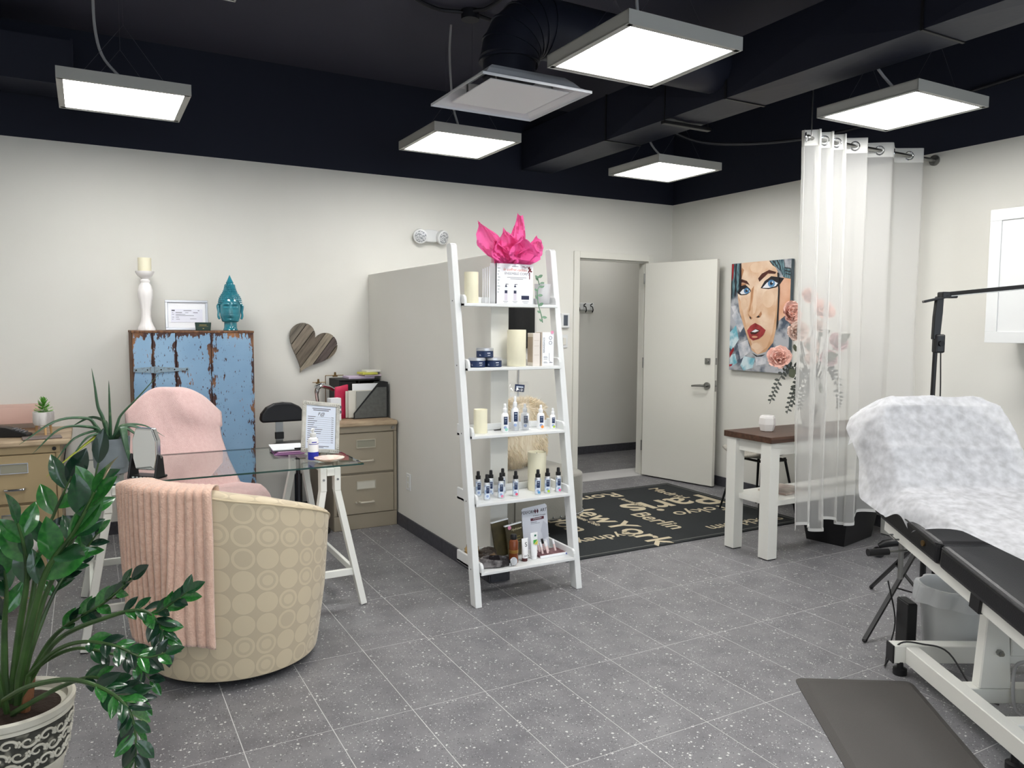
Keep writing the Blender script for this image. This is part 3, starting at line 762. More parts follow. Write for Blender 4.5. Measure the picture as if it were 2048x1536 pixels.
# ================================================================ CORNER CABINET TOP
M_bcard = mat('black_card', c(24, 25, 27), .6)
t = thing('magazine_file', 'grey and black slanted magazine file of papers on the corner cabinet', 'file holder', (-.15, -.44, ZT), .0)
pf = [(-.13, 0), (.13, 0), (.13, .262), (.06, .262), (-.13, .04)]
for y0, y1, nm in ((-.05, -.045, 'side_panel'), (.045, .05, 'side_panel')):
    MB().prism(pf, y0, y1, lambda a, b, h: (a, h, b)).build(nm, M_bcard, t, smooth=0)
MB().prism([(-.122, .006), (.118, .006), (.118, .225), (.045, .225), (-.122, .038)], -.053, -.05, lambda a, b, h: (a, h, b)).build('grey_facing', mat('grey_board', c(98, 100, 98), .6, n=(40, c(86, 88, 86), .3, .7)), t, smooth=0)
MB().box(.125, .13, -.045, .045, 0, .262).box(-.13, .125, -.045, .045, 0, .005).build('spine', M_bcard, t, smooth=0)
M_fold = mat('cream_folder', c(218, 216, 206), .6); M_fold2 = mat('grey_folder', c(150, 152, 148), .6)
for k, (y, x0, h, m_) in enumerate(((.02, -.118, .25, M_paper), (.0, -.175, .2, M_fold), (-.018, -.16, .205, M_fold), (-.034, -.105, .2, M_fold2))):
    MB().box(x0, .115, y-.004, y+.004, .006, h).build('folder', m_, t, smooth=0, bevel=.002)
t = thing('desk_tray', 'black open desk organiser behind the magazine file', 'organiser', (-.14, -.2, ZT))
MB().box(-.2, .115, -.13, .13, 0, .008).box(-.2, .115, -.13, .13, .266, .274).box(-.2, -.192, -.13, .13, .008, .266).box(.107, .115, -.13, .13, .008, .266).box(-.2, .115, .122, .13, .008, .266).box(-.05, -.043, -.13, .12, .008, .266).build('tray_body', M_bcard, t, smooth=0)
MB().box(-.19, -.07, -.12, .12, .009, .262).build('binder', M_bcard, t, smooth=0)
for k, (x0, x1, y0, y1, z, h, col, lb) in enumerate(((-.2, .0, -.28, -.12, .2745, .018, (206, 190, 214), 'lilac booklet on top of the black desk organiser'), (-.08, .1, -.29, -.14, .2925, .012, (224, 206, 220), 'pale pink booklet on the lilac booklet'),
        (-.1, .02, -.3, -.16, .305, .016, (206, 204, 92), 'yellow-green box of cards on the desk organiser'), (-.06, .08, -.27, -.15, .3215, .014, (236, 234, 228), 'white notepad topmost on the desk organiser'))):
    o = MB().box(x0-.05, x1-.05, y0, y1, ZT+z, ZT+z+h).build('booklet', mat('booklet_%d' % k, c(*col), .6), smooth=0, bevel=.002); tag(o, lb, 'booklet')
M_mag = mat('magenta_folder', c(196, 44, 82), .5, bump=(12, .5))
t = MB().grid(lambda u, v: ((u-.5)*.105+.008*v, -.008*sin(u*5)*v+.0, v*.23+.014*u*v), 8, 8).build('pink_folder', M_mag); solid(t, .02)
t.location = (-.355, -.42, ZT+.001); t.rotation_euler = (0, 0, .2); tag(t, 'crumpled magenta gift pouch standing on the corner cabinet', 'pouch')
t = thing('white_carton', 'white carton with grey round logo beside the magenta pouch', 'carton', (-.425, -.5, ZT), .15)
MB().box(-.04, .04, -.03, .03, 0, .16).build('carton_body', M_paper, t, smooth=0, bevel=.002)
mb = MB()
for z in (.06, .095):
    for k in range(2): mb.cyl((.008+.024*k, -.0301, z), (.008+.024*k, -.0306, z), .011, n=14)
mb.build('logo', M_print, t, smooth=0)
M_brass = mat('aged_brass', c(120, 96, 60), .4, .8)
t = thing('brass_photo_stand', 'thin brass wire memo stand with two bulldog clips against the wall', 'memo stand', (-.36, -.042, ZT))
MB().tube([(0, 0, 0), (0, 0, .29)], .003, 6).tube([(0, 0, .29), (.14, 0, .29)], .003, 6).tube([(0, 0, .24), (-.1, 0, .24)], .003, 6).box(-.05, .05, -.022, .022, 0, .006).build('wire_frame', M_brass, t)
for x, z in ((.075, .285), (-.055, .235)): MB().box(x-.018, x+.018, -.006, .006, z-.006, z+.004).prism([(x-.009, z+.004), (x+.009, z+.004), (x+.006, z+.03), (x-.006, z+.03)], -.004, .004, lambda a, b, h: (a, h, b)).build('clip', M_brass, t, smooth=0)
t = thing('desk_lamp', 'chrome angled desk lamp standing behind the framed price list', 'lamp', (-.452, -.33, ZT))
MB().lathe([(.035, 0), (.035, .01), (.01, .014), (.0001, .015)], 20).build('base', M_chrome, t)
MB().tube(spline([(0, 0, .012), (-.045, -.02, .1), (-.06, -.03, .19), (-.04, -.03, .235), (.03, -.01, .225), (.07, 0, .205)], 20), [.012]*8+[.016]*12, 10).build('arm', M_chrome, t)
MB().tube([(-.065, -.03, .225), (-.02, -.02, .245)], .02, 12).build('joint', M_chrome, t)

# ================================================================ GLASS DESK
M_glass = bpy.data.materials.new('green_tinted_glass'); M_glass.use_nodes = True
nt = M_glass.node_tree; nt.nodes.clear(); N = nt.nodes.new; L = nt.links.new
o_ = N('ShaderNodeOutputMaterial'); tr_ = N('ShaderNodeBsdfTransparent'); tr_.inputs[0].default_value = (.86, .93, .91, 1)
gl_ = N('ShaderNodeBsdfGlossy'); gl_.inputs['Roughness'].default_value = .01; fr_ = N('ShaderNodeFresnel'); fr_.inputs[0].default_value = 1.45
mx_ = N('ShaderNodeMixShader'); L(fr_.outputs[0], mx_.inputs[0]); L(tr_.outputs[0], mx_.inputs[1]); L(gl_.outputs[0], mx_.inputs[2]); L(mx_.outputs[0], o_.inputs[0])
M_gedge = mat('glass_edge_green', c(34, 66, 62), .15)
DK = thing('glass_desk', 'desk of a clear glass top on two white wooden trestles', 'desk', (-1.385, -1.68, 0))
mb = MB().box(-.66, .668, -.376, .376, .727, .735)
mb.fm = [2, 0, 1, 1, 1, 1]
M_clear = thin('clear_underside', (1, 1, 1, 1), 1.0)
mb.build('glass_top', [M_glass, M_gedge, M_clear], DK, smooth=0)
M_wwood = mat('white_painted_wood', c(228, 228, 222), .45)
for tx in (-.47, .5):
    T_ = MB().box(tx-.02, tx+.02, -.36, .36, .68, .718).build('trestle', M_wwood, DK, smooth=0, bevel=.002)
    MB().box(tx-.025, tx+.025, -.3, -.28, .718, .7268).box(tx-.025, tx+.025, .28, .3, .718, .7268).build('pad', M_white, T_, smooth=0)
    for sy in (-1, 1):
        for sx in (-1, 1):
            lg = MB(); y = sy*(.37 if sy < 0 else .2); yt = sy*.33
            lg.bar((tx+sx*.036, yt, .72), (tx+sx*.036, yt, .6), .032, .05, up=(0, 1, 0)).bar((tx+sx*.036, yt, .605), (tx+sx*.15, sy*(.42 if sy < 0 else .14) if False else sy*.40, .004), .032, .042, up=(0, 1, 0))
            lg.build('leg', M_wwood, T_, smooth=0, bevel=.002)
        zb = .175; xs_ = lerp(.15, .036, (zb)/.6)
        MB().bar((tx-xs_, sy*.378, zb), (tx+xs_, sy*.378, zb), .02, .035).build('stretcher', M_wwood, T_, smooth=0, bevel=.002)
        mb = MB()
        for sx in (-1, 1): mb.cyl((tx+sx*.036, yt-sy*.0-.03, .66), (tx+sx*.036, yt+.03, .66), .006, n=8)
        mb.build('bolt', M_steel, T_)
    for sx in (-1, 1): MB().bar((tx+sx*.112, -.378, .175), (tx+sx*.112, .378, .175), .018, .035).build('side_stretcher', M_wwood, T_, smooth=0, bevel=.002)
ZD = .7352
# framed price list leaning back on the desk
t = thing('price_list_frame', 'ornate pale grey frame holding a printed price list on the glass desk', 'picture frame', (-.862, -1.735, ZD+.0155), .02)
inner = bpy.data.objects.new('easel_tilt', None)
bpy.data.objects.remove(inner)
t.rotation_euler = (radians(-13), radians(8), radians(7))
M_orn = mat('ornate_grey_frame', c(200, 198, 190), .45, n=(30, c(170, 168, 160), .4, .7))
mb = MB()
for (x0, x1, z0, z1) in ((-.108, .108, 0, .022), (-.108, .108, .258, .28), (-.108, -.086, .022, .258), (.086, .108, .022, .258)): mb.box(x0, x1, -.016, 0, z0, z1)
mb.build('frame_moulding', M_orn, t, smooth=0, bevel=.004, segs=2)
mb = MB()
for sx in (-1, 1):
    for z in (.012, .268):
        for k in range(5): mb.sphere((sx*(.1-.012*k), -.016, z), .006-.0006*k, 8)
        for k in range(1, 4): mb.sphere((sx*.1, -.016, z+(.012*k if z < .1 else -.012*k)), .006-.0008*k, 8)
mb.build('corner_ornament', M_orn, t)
MB().box(-.088, .088, -.006, -.001, .02, .26).build('price_sheet', mat('price_paper', c(222, 230, 244), .4), t, smooth=0)
mb = MB(); rnd = random.Random(4)
mb.box(-.05, .055, -.0072, -.0062, .24, .2445).box(-.045, .045, -.0072, -.0062, .231, .2355)
for k in range(13):
    z = .195-.0115*k; x1 = -.075+rnd.uniform(.03, .09)
    mb.box(-.075, x1, -.0072, -.0062, z, z+.0035); mb.box(x1+.003, .058, -.0072, -.0062, z, z+.0008); mb.box(.061, .074, -.0072, -.0062, z, z+.003)
mb.box(-.05, .05, -.0072, -.0062, .034, .038).box(-.05, .02, -.0072, -.0062, .027, .03)
mb.build('print', M_print, t, smooth=0)
lettering('F@', .026, M_printd, t, (0, -.0068, .212), shear=.3)
MB().box(-.02, .02, .0, .004, .02, .2).build('easel_leg', M_orn, t, smooth=0).rotation_euler = (radians(-26), 0, 0)
# pump bottle
def pump_bottle(x, y, z, lb):
    t = thing('pump_bottle', lb, 'bottle', (x, y, z), .3)
    MB().lathe([(.025, 0), (.028, .004), (.028, .045), (.028, .0455), (.028, .1), (.024, .115), (.013, .124)], 28, mats=[0, 1, 1, 0, 0, 0]).build('bottle_body', [mat('white_plastic', c(240, 241, 243), .3), mat('cobalt_label', c(28, 40, 160), .4)], t)
    MB().lathe([(.014, .122), (.016, .125), (.016, .142), (.007, .145), (.006, .16), (.009, .161), (.009, .168)], 20).tube([(0, 0, .165), (-.02, -.02, .166), (-.03, -.03, .162)], .004, 8).build('pump', M_white, t)
    mb = MB().patch(.0283, -pi*.95, -.2, .086, .089, 12)
    mb.patch(.0283, -pi*.75, -pi*.45, .095, .1, 6)
    mb.build('blue_print', mat('cobalt_label', c(28, 40, 160), .4), t)
    return t
pump_bottle(-.925, -1.85, ZD, 'white pump bottle with a cobalt blue label band on the glass desk')
t = thing('shell_dish', 'pale pink scallop-edged shell dish on the glass desk', 'dish', (-.862, -1.93, ZD))
MB().lathe([(.03, 0), (.045, .004), (.07, .016), (.075, .022), (.066, .02), (.04, .008), (.0001, .006)], 72, wob=lambda a, z: 1+(.06*abs(sin(a*8)) if z > .01 else 0)).build('dish_body', mat('pink_shell', c(228, 190, 172), .3, n=(20, c(242, 226, 212), .4, .6)), t)
# folder stack with a clipboard
M_purp = mat('purple_folder', c(150, 96, 150), .5)
for k in range(4):
    o = MB().box(-.08, .08, -.11, .11, 0, .004).build('folder', mat('purple_folder_%d' % k, c(*[(150, 96, 150), (196, 150, 190), (140, 84, 140), (206, 168, 198)][k]), .5), smooth=0, bevel=.0008)
    o.location = (-.985+.004*k, -1.52, ZD+.0045*k); o.rotation_euler = (0, 0, -.12+.03*k)
    tag(o, ['purple folder at the bottom of the stack on the glass desk', 'pale mauve folder second from the bottom of the desk stack', 'dark purple folder second from the top of the desk stack', 'pale pink folder lying right under the clipboard'][k], 'folder', 'folders stacked on the desk')
t = thing('clipboard', 'black clipboard of white paper on the purple folders', 'clipboard', (-.975, -1.5, ZD+.0185), -.1)
MB().box(-.09, .085, -.115, .115, 0, .003).build('board', M_black, t, smooth=0)
MB().box(-.095, .08, -.1, .118, .0032, .007).build('paper', M_paper, t, smooth=0)
MB().box(.02, .08, -.112, -.096, .0072, .014).build('clip', M_blackm, t, smooth=0, bevel=.002)
# folding mirror
t = thing('folding_mirror', 'upright table mirror with black folding stand on the glass desk', 'mirror', (-1.725, -1.965, ZD), radians(-42))
hull = [(-.052, .02), (.052, .02), (.066, .07), (.066, .16), (.045, .215), (-.045, .215), (-.066, .16), (-.066, .07)]
M_acry = thin('clear_acrylic', c(220, 224, 228), .55, 1.0)
MB().prism(hull, -.014, .014, lambda a, b, h: (a, h, b+.018)).build('mirror_housing', M_chrome, t, smooth=0, bevel=.005, segs=2)
MB().prism([(a*.9, (b-.11)*.92+.11) for a, b in hull], .0142, .0162, lambda a, b, h: (a, -h, b+.018)).build('mirror_glass', mat('mirror', c(235, 238, 240), .01, 1.0), t, smooth=0)
for s in (-1, 1): MB().prism([(-.045, 0), (.03, 0), (.018, .1), (-.018, .115)], s*.07-.005, s*.07+.005, lambda a, b, h: (h, a, b)).build('stand_arm', M_black, t, smooth=0, bevel=.003)
MB().box(-.075, .075, -.03, .045, 0, .012).build('base', M_black, t, smooth=0, bevel=.003)
mb = MB()
for k in range(6): mb.box(-.055+.02*k, -.042+.02*k, -.034, -.0301, .002, .01)
mb.build('buttons', M_chrome, t, smooth=0)['kind'] = 'stuff'
for s in (-1, 1): MB().cyl((s*.062, 0, .1), (s*.078, 0, .1), .007, n=10).build('hinge_pin', M_steel, t)
# aloe in a grey pot
t = thing('aloe_plant', 'spiky aloe with long drooping leaves in a grey pot on the desk', 'potted plant', (-1.865, -1.76, ZD))
MB().lathe([(.064, 0), (.07, .003), (.071, .03), (.076, .031), (.083, .17), (.077, .17), (.074, .155), (.0001, .15)], 40).build('pot', mat('grey_cement', c(126, 134, 140), .7, n=(14, c(112, 120, 126), .3, .7)), t)
MB().lathe([(.074, .15), (.05, .158), (.0001, .16)], 24).build('soil', mat('dark_soil', c(48, 40, 32), .9), t)
M_aloe = mat('aloe_green', c(58, 92, 66), .4, n=(30, c(96, 122, 90), .55, .7), stretch=(1, 1, 1))
al = [((-.05, .02, .32), (-.06, .03, .42), (-.07, .04, .5), .02), ((0, .02, .3), (.0, .03, .38), (-.0, .03, .44), .017), ((.05, -.0, .28), (.12, -.03, .36), (.22, -.06, .48), .016),
      ((-.1, -.02, .27), (-.22, -.08, .27), (-.36, -.14, .18), .019), ((-.08, -.05, .23), (-.2, -.12, .24), (-.31, -.17, .14), .019), ((.05, -.07, .22), (.06, -.12, .14), (.09, -.14, -.0), .022),
      ((-.04, -.08, .2), (-.1, -.12, .19), (-.17, -.15, .1), .02), ((.08, .02, .22), (.14, .0, .2), (.19, -.04, .16), .018), ((.06, -.05, .22), (.12, -.08, .17), (.15, -.11, .1), .018),
      ((-.07, -.04, .21), (-.16, -.1, .18), (-.24, -.12, .07), .016), ((.06, .06, .22), (.15, .08, .21), (.24, .06, .15), .015), ((-.02, .06, .24), (-.08, .1, .26), (-.16, .12, .22), .016)]
for k, (a, b, d, r) in enumerate(al):
    p = spline([(a[0]*.15, a[1]*.15, .15), (a[0]*.6, a[1]*.6, lerp(.15, a[2], .65)), a, b, d], 22)
    MB().tube(p, [r*interp([(0, .75), (.2, 1), (.6, .7), (.9, .3), (1, .05)], i/21) for i in range(22)], 8, flat=.45).build('leaf', M_aloe, t)
o = MB().tube(spline([(-.05, -.08, .2), (-.16, -.15, .12), (-.26, -.2, .04)], 14), [.012*(1-i/15) for i in range(14)], 8, flat=.5).build('leaf', mat('yellowing_leaf', c(150, 158, 50), .5), t)
o['label'] = 'yellowing leaf'
# ================================================================ CHAIRS ON THE LEFT
M_pinkt = mat('pink_terry', c(236, 202, 198), .95, sheen=.5, bump=(260, .5), n=(60, c(228, 190, 186), .3, .7))
M_greyfab = mat('grey_upholstery', c(150, 148, 142), .9, bump=(300, .3))
t = thing('treatment_chair', 'chair behind the glass desk, wholly draped in pink towels', 'chair', (-1.47, -.98, 0))
def back_outline(k=20, hw=.24, h0=.42, h1=1.02):
    out = [(-hw*.9, h0), (hw*.9, h0)]
    for i in range(k+1):
        a = pi*i/k; out.append((hw*cos(a), h1-.16+.16*sin(a)))
    return out
bk = MB().prism(back_outline(), -.03, .03, lambda a, b, h: (a, h+.14*(b-.42)/.6+.13, b)).build('backrest', M_greyfab, t, smooth=0, bevel=.015, segs=2)
MB().box(-.25, .25, -.22, .2, .36, .44).build('seat', M_greyfab, t, smooth=0, bevel=.03, segs=3)
MB().cyl((0, 0, .08), (0, 0, .36), .03).build('column', M_chrome, t)
for k in range(5):
    a = 2*pi*k/5+.3
    MB().bar((0, 0, .09), (.24*cos(a), .24*sin(a), .06), .035, .025).sphere((.24*cos(a), .24*sin(a), .028), .027, 10).build('base_leg', M_black, t, smooth=0)
def twl(u, v):
    s = 2*u-1
    hw = interp([(0, .335), (.25, .285), (.5, .255), (.78, .245), (1, .25)], v)
    zt = 1.062-.15*abs(s)**2.6-.02*s
    if v < .78:
        k = v/.78; z = lerp(.47, zt, k); y = .04+.19*k - .06*(1-abs(s)**2)
        y -= .05*abs(s)**3*(1-k)*-1
    else:
        k = (v-.78)/.22; z = zt+.012*sin(pi*k)-.28*k*k; y = .23+.075*min(1, k*4)+.05*k-.06*(1-abs(s)**2)*(1-k)
    wr = noise.noise(Vector((u*3, v*4, 1.3)))*.034+.018*sin(9*(u+v*.8))*(v < .8)*v+noise.noise(Vector((u*9+v*5, v*2, 5)))*.008
    x = s*hw*(1+.1*abs(s)**6*(1 if v > .62 else .0)*(1-abs(v-.78)*3))
    return (x+.02*(.5-v), y+wr-.022, z+wr*.3)
o = solid(MB().grid(twl, 40, 48).build('pink_towel', M_pinkt, smooth=180), .008); o.location = (-1.49, -1.0, 0)
tag(o, 'pink terry towel hung over the tall back of the chair', 'towel')
def twl2(u, v):
    a = 2*pi*u; r = interp([(0, .02), (.45, .26), (.7, .315), (.85, .335), (1, .34)], v)
    z = interp([(0, .475), (.35, .475), (.6, .455), (.8, .39), (1, .26)], v)
    wv = .018*sin(a*7+2*v)*v*v+noise.noise(Vector((cos(a)*2, sin(a)*2, v*3)))*.015
    return (r*cos(a)*1.12*(1+wv*2), r*sin(a)*.8*(1+wv*2), z+wv*.5)
o = solid(MB().grid(twl2, 80, 24, True).build('pink_towel', M_pinkt, smooth=180), .008); o.location = (-1.37, -1.03, 0)
tag(o, 'pink towel bunched over the chair seat under the glass desk', 'towel')

# tub chair
def tub_mat():
    m = bpy.data.materials.new('cream_circle_jacquard'); m.use_nodes = True
    nt = m.node_tree; N = nt.nodes.new; L = nt.links.new; b = nt.nodes['Principled BSDF']
    uv = N('ShaderNodeUVMap')
    sc = N('ShaderNodeVectorMath'); sc.operation = 'SCALE'; sc.inputs['Scale'].default_value = 1/.094; L(uv.outputs[0], sc.inputs[0])
    fr = N('ShaderNodeVectorMath'); fr.operation = 'FRACTION'; L(sc.outputs[0], fr.inputs[0])
    fl_ = N('ShaderNodeVectorMath'); fl_.operation = 'FLOOR'; L(sc.outputs[0], fl_.inputs[0])
    su = N('ShaderNodeVectorMath'); su.operation = 'SUBTRACT'; su.inputs[1].default_value = (.5, .5, 0); L(fr.outputs[0], su.inputs[0])
    ln = N('ShaderNodeVectorMath'); ln.operation = 'LENGTH'; L(su.outputs[0], ln.inputs[0])
    wn = N('ShaderNodeTexWhiteNoise'); wn.noise_dimensions = '3D'; L(fl_.outputs[0], wn.inputs['Vector'])
    def mth(op, a, bb):
        q = N('ShaderNodeMath'); q.operation = op
        for i, z in enumerate((a, bb)):
            if isinstance(z, (int, float)): q.inputs[i].default_value = z
            else: L(z, q.inputs[i])
        return q.outputs[0]
    d = ln.outputs['Value']; rnd_ = wn.outputs['Value']
    disc = mth('LESS_THAN', d, .475)
    ring = mth('MULTIPLY', mth('GREATER_THAN', d, .24), mth('LESS_THAN', d, .36)); ring = mth('MULTIPLY', ring, mth('GREATER_THAN', rnd_, .62))
    hole = mth('MULTIPLY', mth('LESS_THAN', d, mth('MULTIPLY', rnd_, .34)), mth('GREATER_THAN', rnd_, .8))
    lit = mth('SUBTRACT', disc, mth('MULTIPLY', mth('MAXIMUM', ring, hole), .75))
    edge = mth('MULTIPLY', mth('GREATER_THAN', d, .435), disc)
    lit = mth('ADD', lit, mth('MULTIPLY', edge, .35))
    mi = N('ShaderNodeMix'); mi.data_type = 'RGBA'; L(lit, mi.inputs[0]); mi.inputs[6].default_value = c(190, 175, 149); mi.inputs[7].default_value = c(206, 191, 162)
    L(mi.outputs[2], b.inputs['Base Color']); b.inputs['Sheen Weight'].default_value = .2
    rg = N('ShaderNodeMapRange'); L(lit, rg.inputs[0]); rg.inputs[3].default_value = .75; rg.inputs[4].default_value = .42; L(rg.outputs[0], b.inputs['Roughness'])
    return m
M_tub = tub_mat()
M_tubin = mat('cream_seat_fabric', c(204, 188, 158), .7)
TC = thing('tub_chair', 'round cream tub armchair woven with circles, its back to the room', 'armchair', (-1.42, -2.42, 0))
BA = radians(-140)
RIM = [(0, .795), (30, .79), (60, .75), (90, .69), (120, .62), (150, .5), (180, .44)]
def rim(a):
    d = abs(math.degrees(math.atan2(sin(a-BA), cos(a-BA)))); return interp(RIM, d)
def rad(z): return interp([(0, .335), (.08, .35), (.3, .38), (.6, .402), (.9, .41)], z)
def shell(u, v):
    a = 2*pi*u; h = rim(a)
    if v < .72: z = .04+(h-.04)*v/.72; r = rad(z)
    elif v < .86:
        q = (v-.72)/.14*pi; r = rad(h)-.04*(1-cos(q)); z = h+.022*sin(q)
    else:
        q = (v-.86)/.14; r = rad(h)-.08; z = lerp(h, .38, q)
    return (r*cos(a), r*sin(a), z)
MB().grid(shell, 96, 51, True, uvs=lambda u, v: (u*2*pi*.395, interp([(0, 0), (.72, .75), (1, 1.2)], v))).build('shell', M_tub, TC, smooth=60)
MB().tube([(rad(rim(2*pi*k/96))*cos(2*pi*k/96)*1.003, rad(rim(2*pi*k/96))*sin(2*pi*k/96)*1.003, rim(2*pi*k/96)-.002) for k in range(96)], .004, 6, closed=True).build('piping', M_tubin, TC)
MB().lathe([(.31, .25), (.325, .3), (.325, .4), (.3, .43), (.0001, .44)], 48).build('seat_cushion', M_tubin, TC)
MB().lathe([(.33, .028), (.337, .04), (.2, .041)], 48).build('underside', mat('black_cloth', c(20, 20, 20), .9), TC)
MB().lathe([(.24, 0), (.25, .006), (.25, .02), (.2, .03)], 32).build('swivel_base', M_black, TC)
mb = MB(); mb.patch(.352, radians(-124), radians(-120.5), .13, .16, 4); mb.build('care_label', M_paper, TC)
# ribbed fleece throw over the back of the tub chair
M_fleece = mat('peach_fleece', c(226, 190, 170), .95, sheen=.5, bump=(160, .5), n=(60, c(214, 174, 154), .35, .7))
NR = 21
def throw_(u, v):
    a = lerp(radians(-109), radians(-206), u); h = rim(a)+.028
    rib = abs(sin(pi*NR*u))**.75
    inside = .16
    wob_ = .010*sin(u*19+v*4)*v+.012*noise.noise(Vector((u*6, v*3, 2)))
    zb = .2+.02*sin(u*9)+(.05*(u-.3) if u > .3 else 0)
    if v < inside: q = v/inside; r = rad(h)-.105; z = lerp(h-.1, h-.005, q)
    elif v < .3: q = (v-inside)/.14*pi; r = rad(h)-.043+.062*-cos(q); z = h-.005+.02*sin(q)
    else: q = (v-.3)/.7; z = lerp(h-.005, zb, q); r = rad(z)+.021+.014*q
    gather = .026*math.exp(-((u-.2)/.045)**2)*max(0, (v-.3)/.7)**.7
    r += rib*.017*(1 if v > .16 else .6)+wob_*.5+gather
    a2 = a+wob_*.9+.05*math.sin(v*5)*math.exp(-((u-.2)/.1)**2)*v
    return (r*cos(a2), r*sin(a2), z+(-.006*(1-rib) if v > .98 else 0))
o = solid(MB().grid(throw_, NR*10+1, 60).build('fleece_throw', M_fleece, smooth=180), .006, -1); o.location = (-1.42, -2.42, 0)
tag(o, 'peach-pink ribbed fleece throw draped over the cream tub chair', 'blanket')

# black stool with backrest by the blue cabinet
M_vinyl = mat('black_vinyl', c(20, 20, 23), .35, bump=(200, .1))
t = thing('black_stool', 'black upholstered stool with small rounded backrest beside the blue cabinet', 'stool', (-.70, -.56, 0))
MB().lathe([(.02, .56), (.16, .563), (.185, .575), (.19, .6), (.18, .622), (.13, .634), (.0001, .636)], 40).build('seat', M_vinyl, t)
bp_ = [(-.145, 0), (.135, 0), (.15, .02), (.145, .06), (.115, .105), (.06, .132), (0, .138), (-.06, .132), (-.115, .105), (-.15, .06), (-.158, .02)]
MB().prism(bp_, -.03, .03, lambda a, b, h: (a-.06, h+.17+.25*(a*a), b+.765)).build('backrest', M_vinyl, t, smooth=0, bevel=.018, segs=3)
MB().box(-.105, -.055, .195, .205, .6, .8).box(-.105, -.055, .05, .2, .555, .562).build('back_bar', M_steel, t, smooth=0)
MB().box(-.11, -.05, .19, .21, .64, .69).build('bar_sleeve', M_black, t, smooth=0, bevel=.003)
MB().cyl((0, 0, .4), (0, 0, .56), .015).cyl((0, 0, .12), (0, 0, .42), .026).build('gas_column', mat('dark_chrome', c(70, 70, 74), .25, .9), t)
for k in range(5):
    a = 2*pi*k/5+.6
    lg = MB().bar((0, 0, .12), (0.2*cos(a), 0.2*sin(a), .07), .03, .022).build('base_leg', M_black, t, smooth=0, bevel=.003)
    MB().cyl((0.2*cos(a)-.012*sin(a), 0.2*sin(a)+.012*cos(a), .026), (0.2*cos(a)+.012*sin(a), 0.2*sin(a)-.012*cos(a), .026), .026, n=14).cyl((0.2*cos(a), 0.2*sin(a), .04), (0.2*cos(a), 0.2*sin(a), .07), .006, n=8).build('caster', M_black, lg)
# white stool half out of view
t = thing('white_stool', 'white padded stool on chrome casters, mostly hidden behind the leafy plant', 'stool', (-2.47, -1.4, 0))
MB().lathe([(.02, .30), (.24, .302), (.275, .32), (.285, .35), (.275, .385), (.22, .405), (.0001, .412)], 48).build('seat', mat('white_vinyl', c(236, 234, 232), .35), t)
MB().cyl((0, 0, .1), (0, 0, .3), .025).build('gas_column', M_chrome, t)
for k in range(5):
    a = 2*pi*k/5-.15
    lg = MB().bar((0, 0, .1), (.27*cos(a), .27*sin(a), .065), .03, .02).build('base_leg', M_chrome, t, smooth=0, bevel=.003)
    MB().cyl((.27*cos(a)-.012*sin(a), .27*sin(a)+.012*cos(a), .026), (.27*cos(a)+.012*sin(a), .27*sin(a)-.012*cos(a), .026), .026, n=14).build('caster', mat('grey_caster', c(80, 80, 84), .4), lg)

# ================================================================ BIG LEAFY PLANT IN THE FOREGROUND
PT = thing('leafy_plant', 'large glossy dark green arching plant in an ornate white planter', 'potted plant', (-2.19, -3.125, 0))
M_planter = mat('whitewashed_planter', c(206, 203, 190), .7, n=(9, c(188, 184, 170), .35, .7))
MB().lathe([(.115, 0), (.122, .006), (.136, .08), (.147, .108), (.147, .112), (.139, .114), (.159, .249), (.168, .252), (.166, .262), (.172, .268), (.174, .287), (.164, .292), (.152, .285), (.148, .262), (.0001, .255)], 64).build('planter', M_planter, PT)
def relief():
    m = bpy.data.materials.new('carved_floral_band'); m.use_nodes = True
    nt = m.node_tree; N = nt.nodes.new; L = nt.links.new; b = nt.nodes['Principled BSDF']
    tc = N('ShaderNodeTexCoord'); v = N('ShaderNodeTexVoronoi'); v.feature = 'SMOOTH_F1'; v.inputs['Scale'].default_value = 34
    n1 = N('ShaderNodeTexNoise'); n1.inputs['Scale'].default_value = 28
    ad = N('ShaderNodeVectorMath'); ad.operation = 'MULTIPLY_ADD'; ad.inputs[1].default_value = (.03,)*3; L(n1.outputs['Color'], ad.inputs[0]); L(tc.outputs['Object'], ad.inputs[2])
    L(tc.outputs['Object'], n1.inputs[0]); L(ad.outputs[0], v.inputs['Vector'])
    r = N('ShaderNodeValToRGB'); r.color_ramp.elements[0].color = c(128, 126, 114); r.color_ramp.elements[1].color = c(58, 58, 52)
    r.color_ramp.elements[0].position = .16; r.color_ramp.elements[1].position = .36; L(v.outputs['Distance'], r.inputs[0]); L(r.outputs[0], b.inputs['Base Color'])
    bp = N('ShaderNodeBump'); bp.invert = True; bp.inputs['Strength'].default_value = 1; bp.inputs['Distance'].default_value = .012; L(v.outputs['Distance'], bp.inputs['Height']); L(bp.outputs[0], b.inputs['Normal'])
    b.inputs['Roughness'].default_value = .7
    return m
MB().lathe([(.139, .112), (.1455, .115), (.1655, .248), (.161, .25)], 64).build('relief_band', relief(), PT)
rnd = random.Random(3); mb = MB()
for row, zc in enumerate((.143, .183, .222)):                # raised scrolls and rosettes on the band
    for k in range(20):
        a = 2*pi*(k+.5*(row % 2))/20; s = 1 if (k+row) % 2 else -1
        P = lambda da, z: ((lerp(.1455, .1655, (z-.115)/.133)+.002)*cos(a+da), (lerp(.1455, .1655, (z-.115)/.133)+.002)*sin(a+da), z)
        mb.tube([P(.15*cos(q)*(1-q/8), zc+s*.02*sin(q)*(1-q/8)) for q in [i*.45 for i in range(15)]], [.0046-.00018*i for i in range(15)], 6)
        for j in range(5): mb.sphere(P(.16+.035*cos(j*1.256), zc+.007*sin(j*1.256)), .0048, 6)
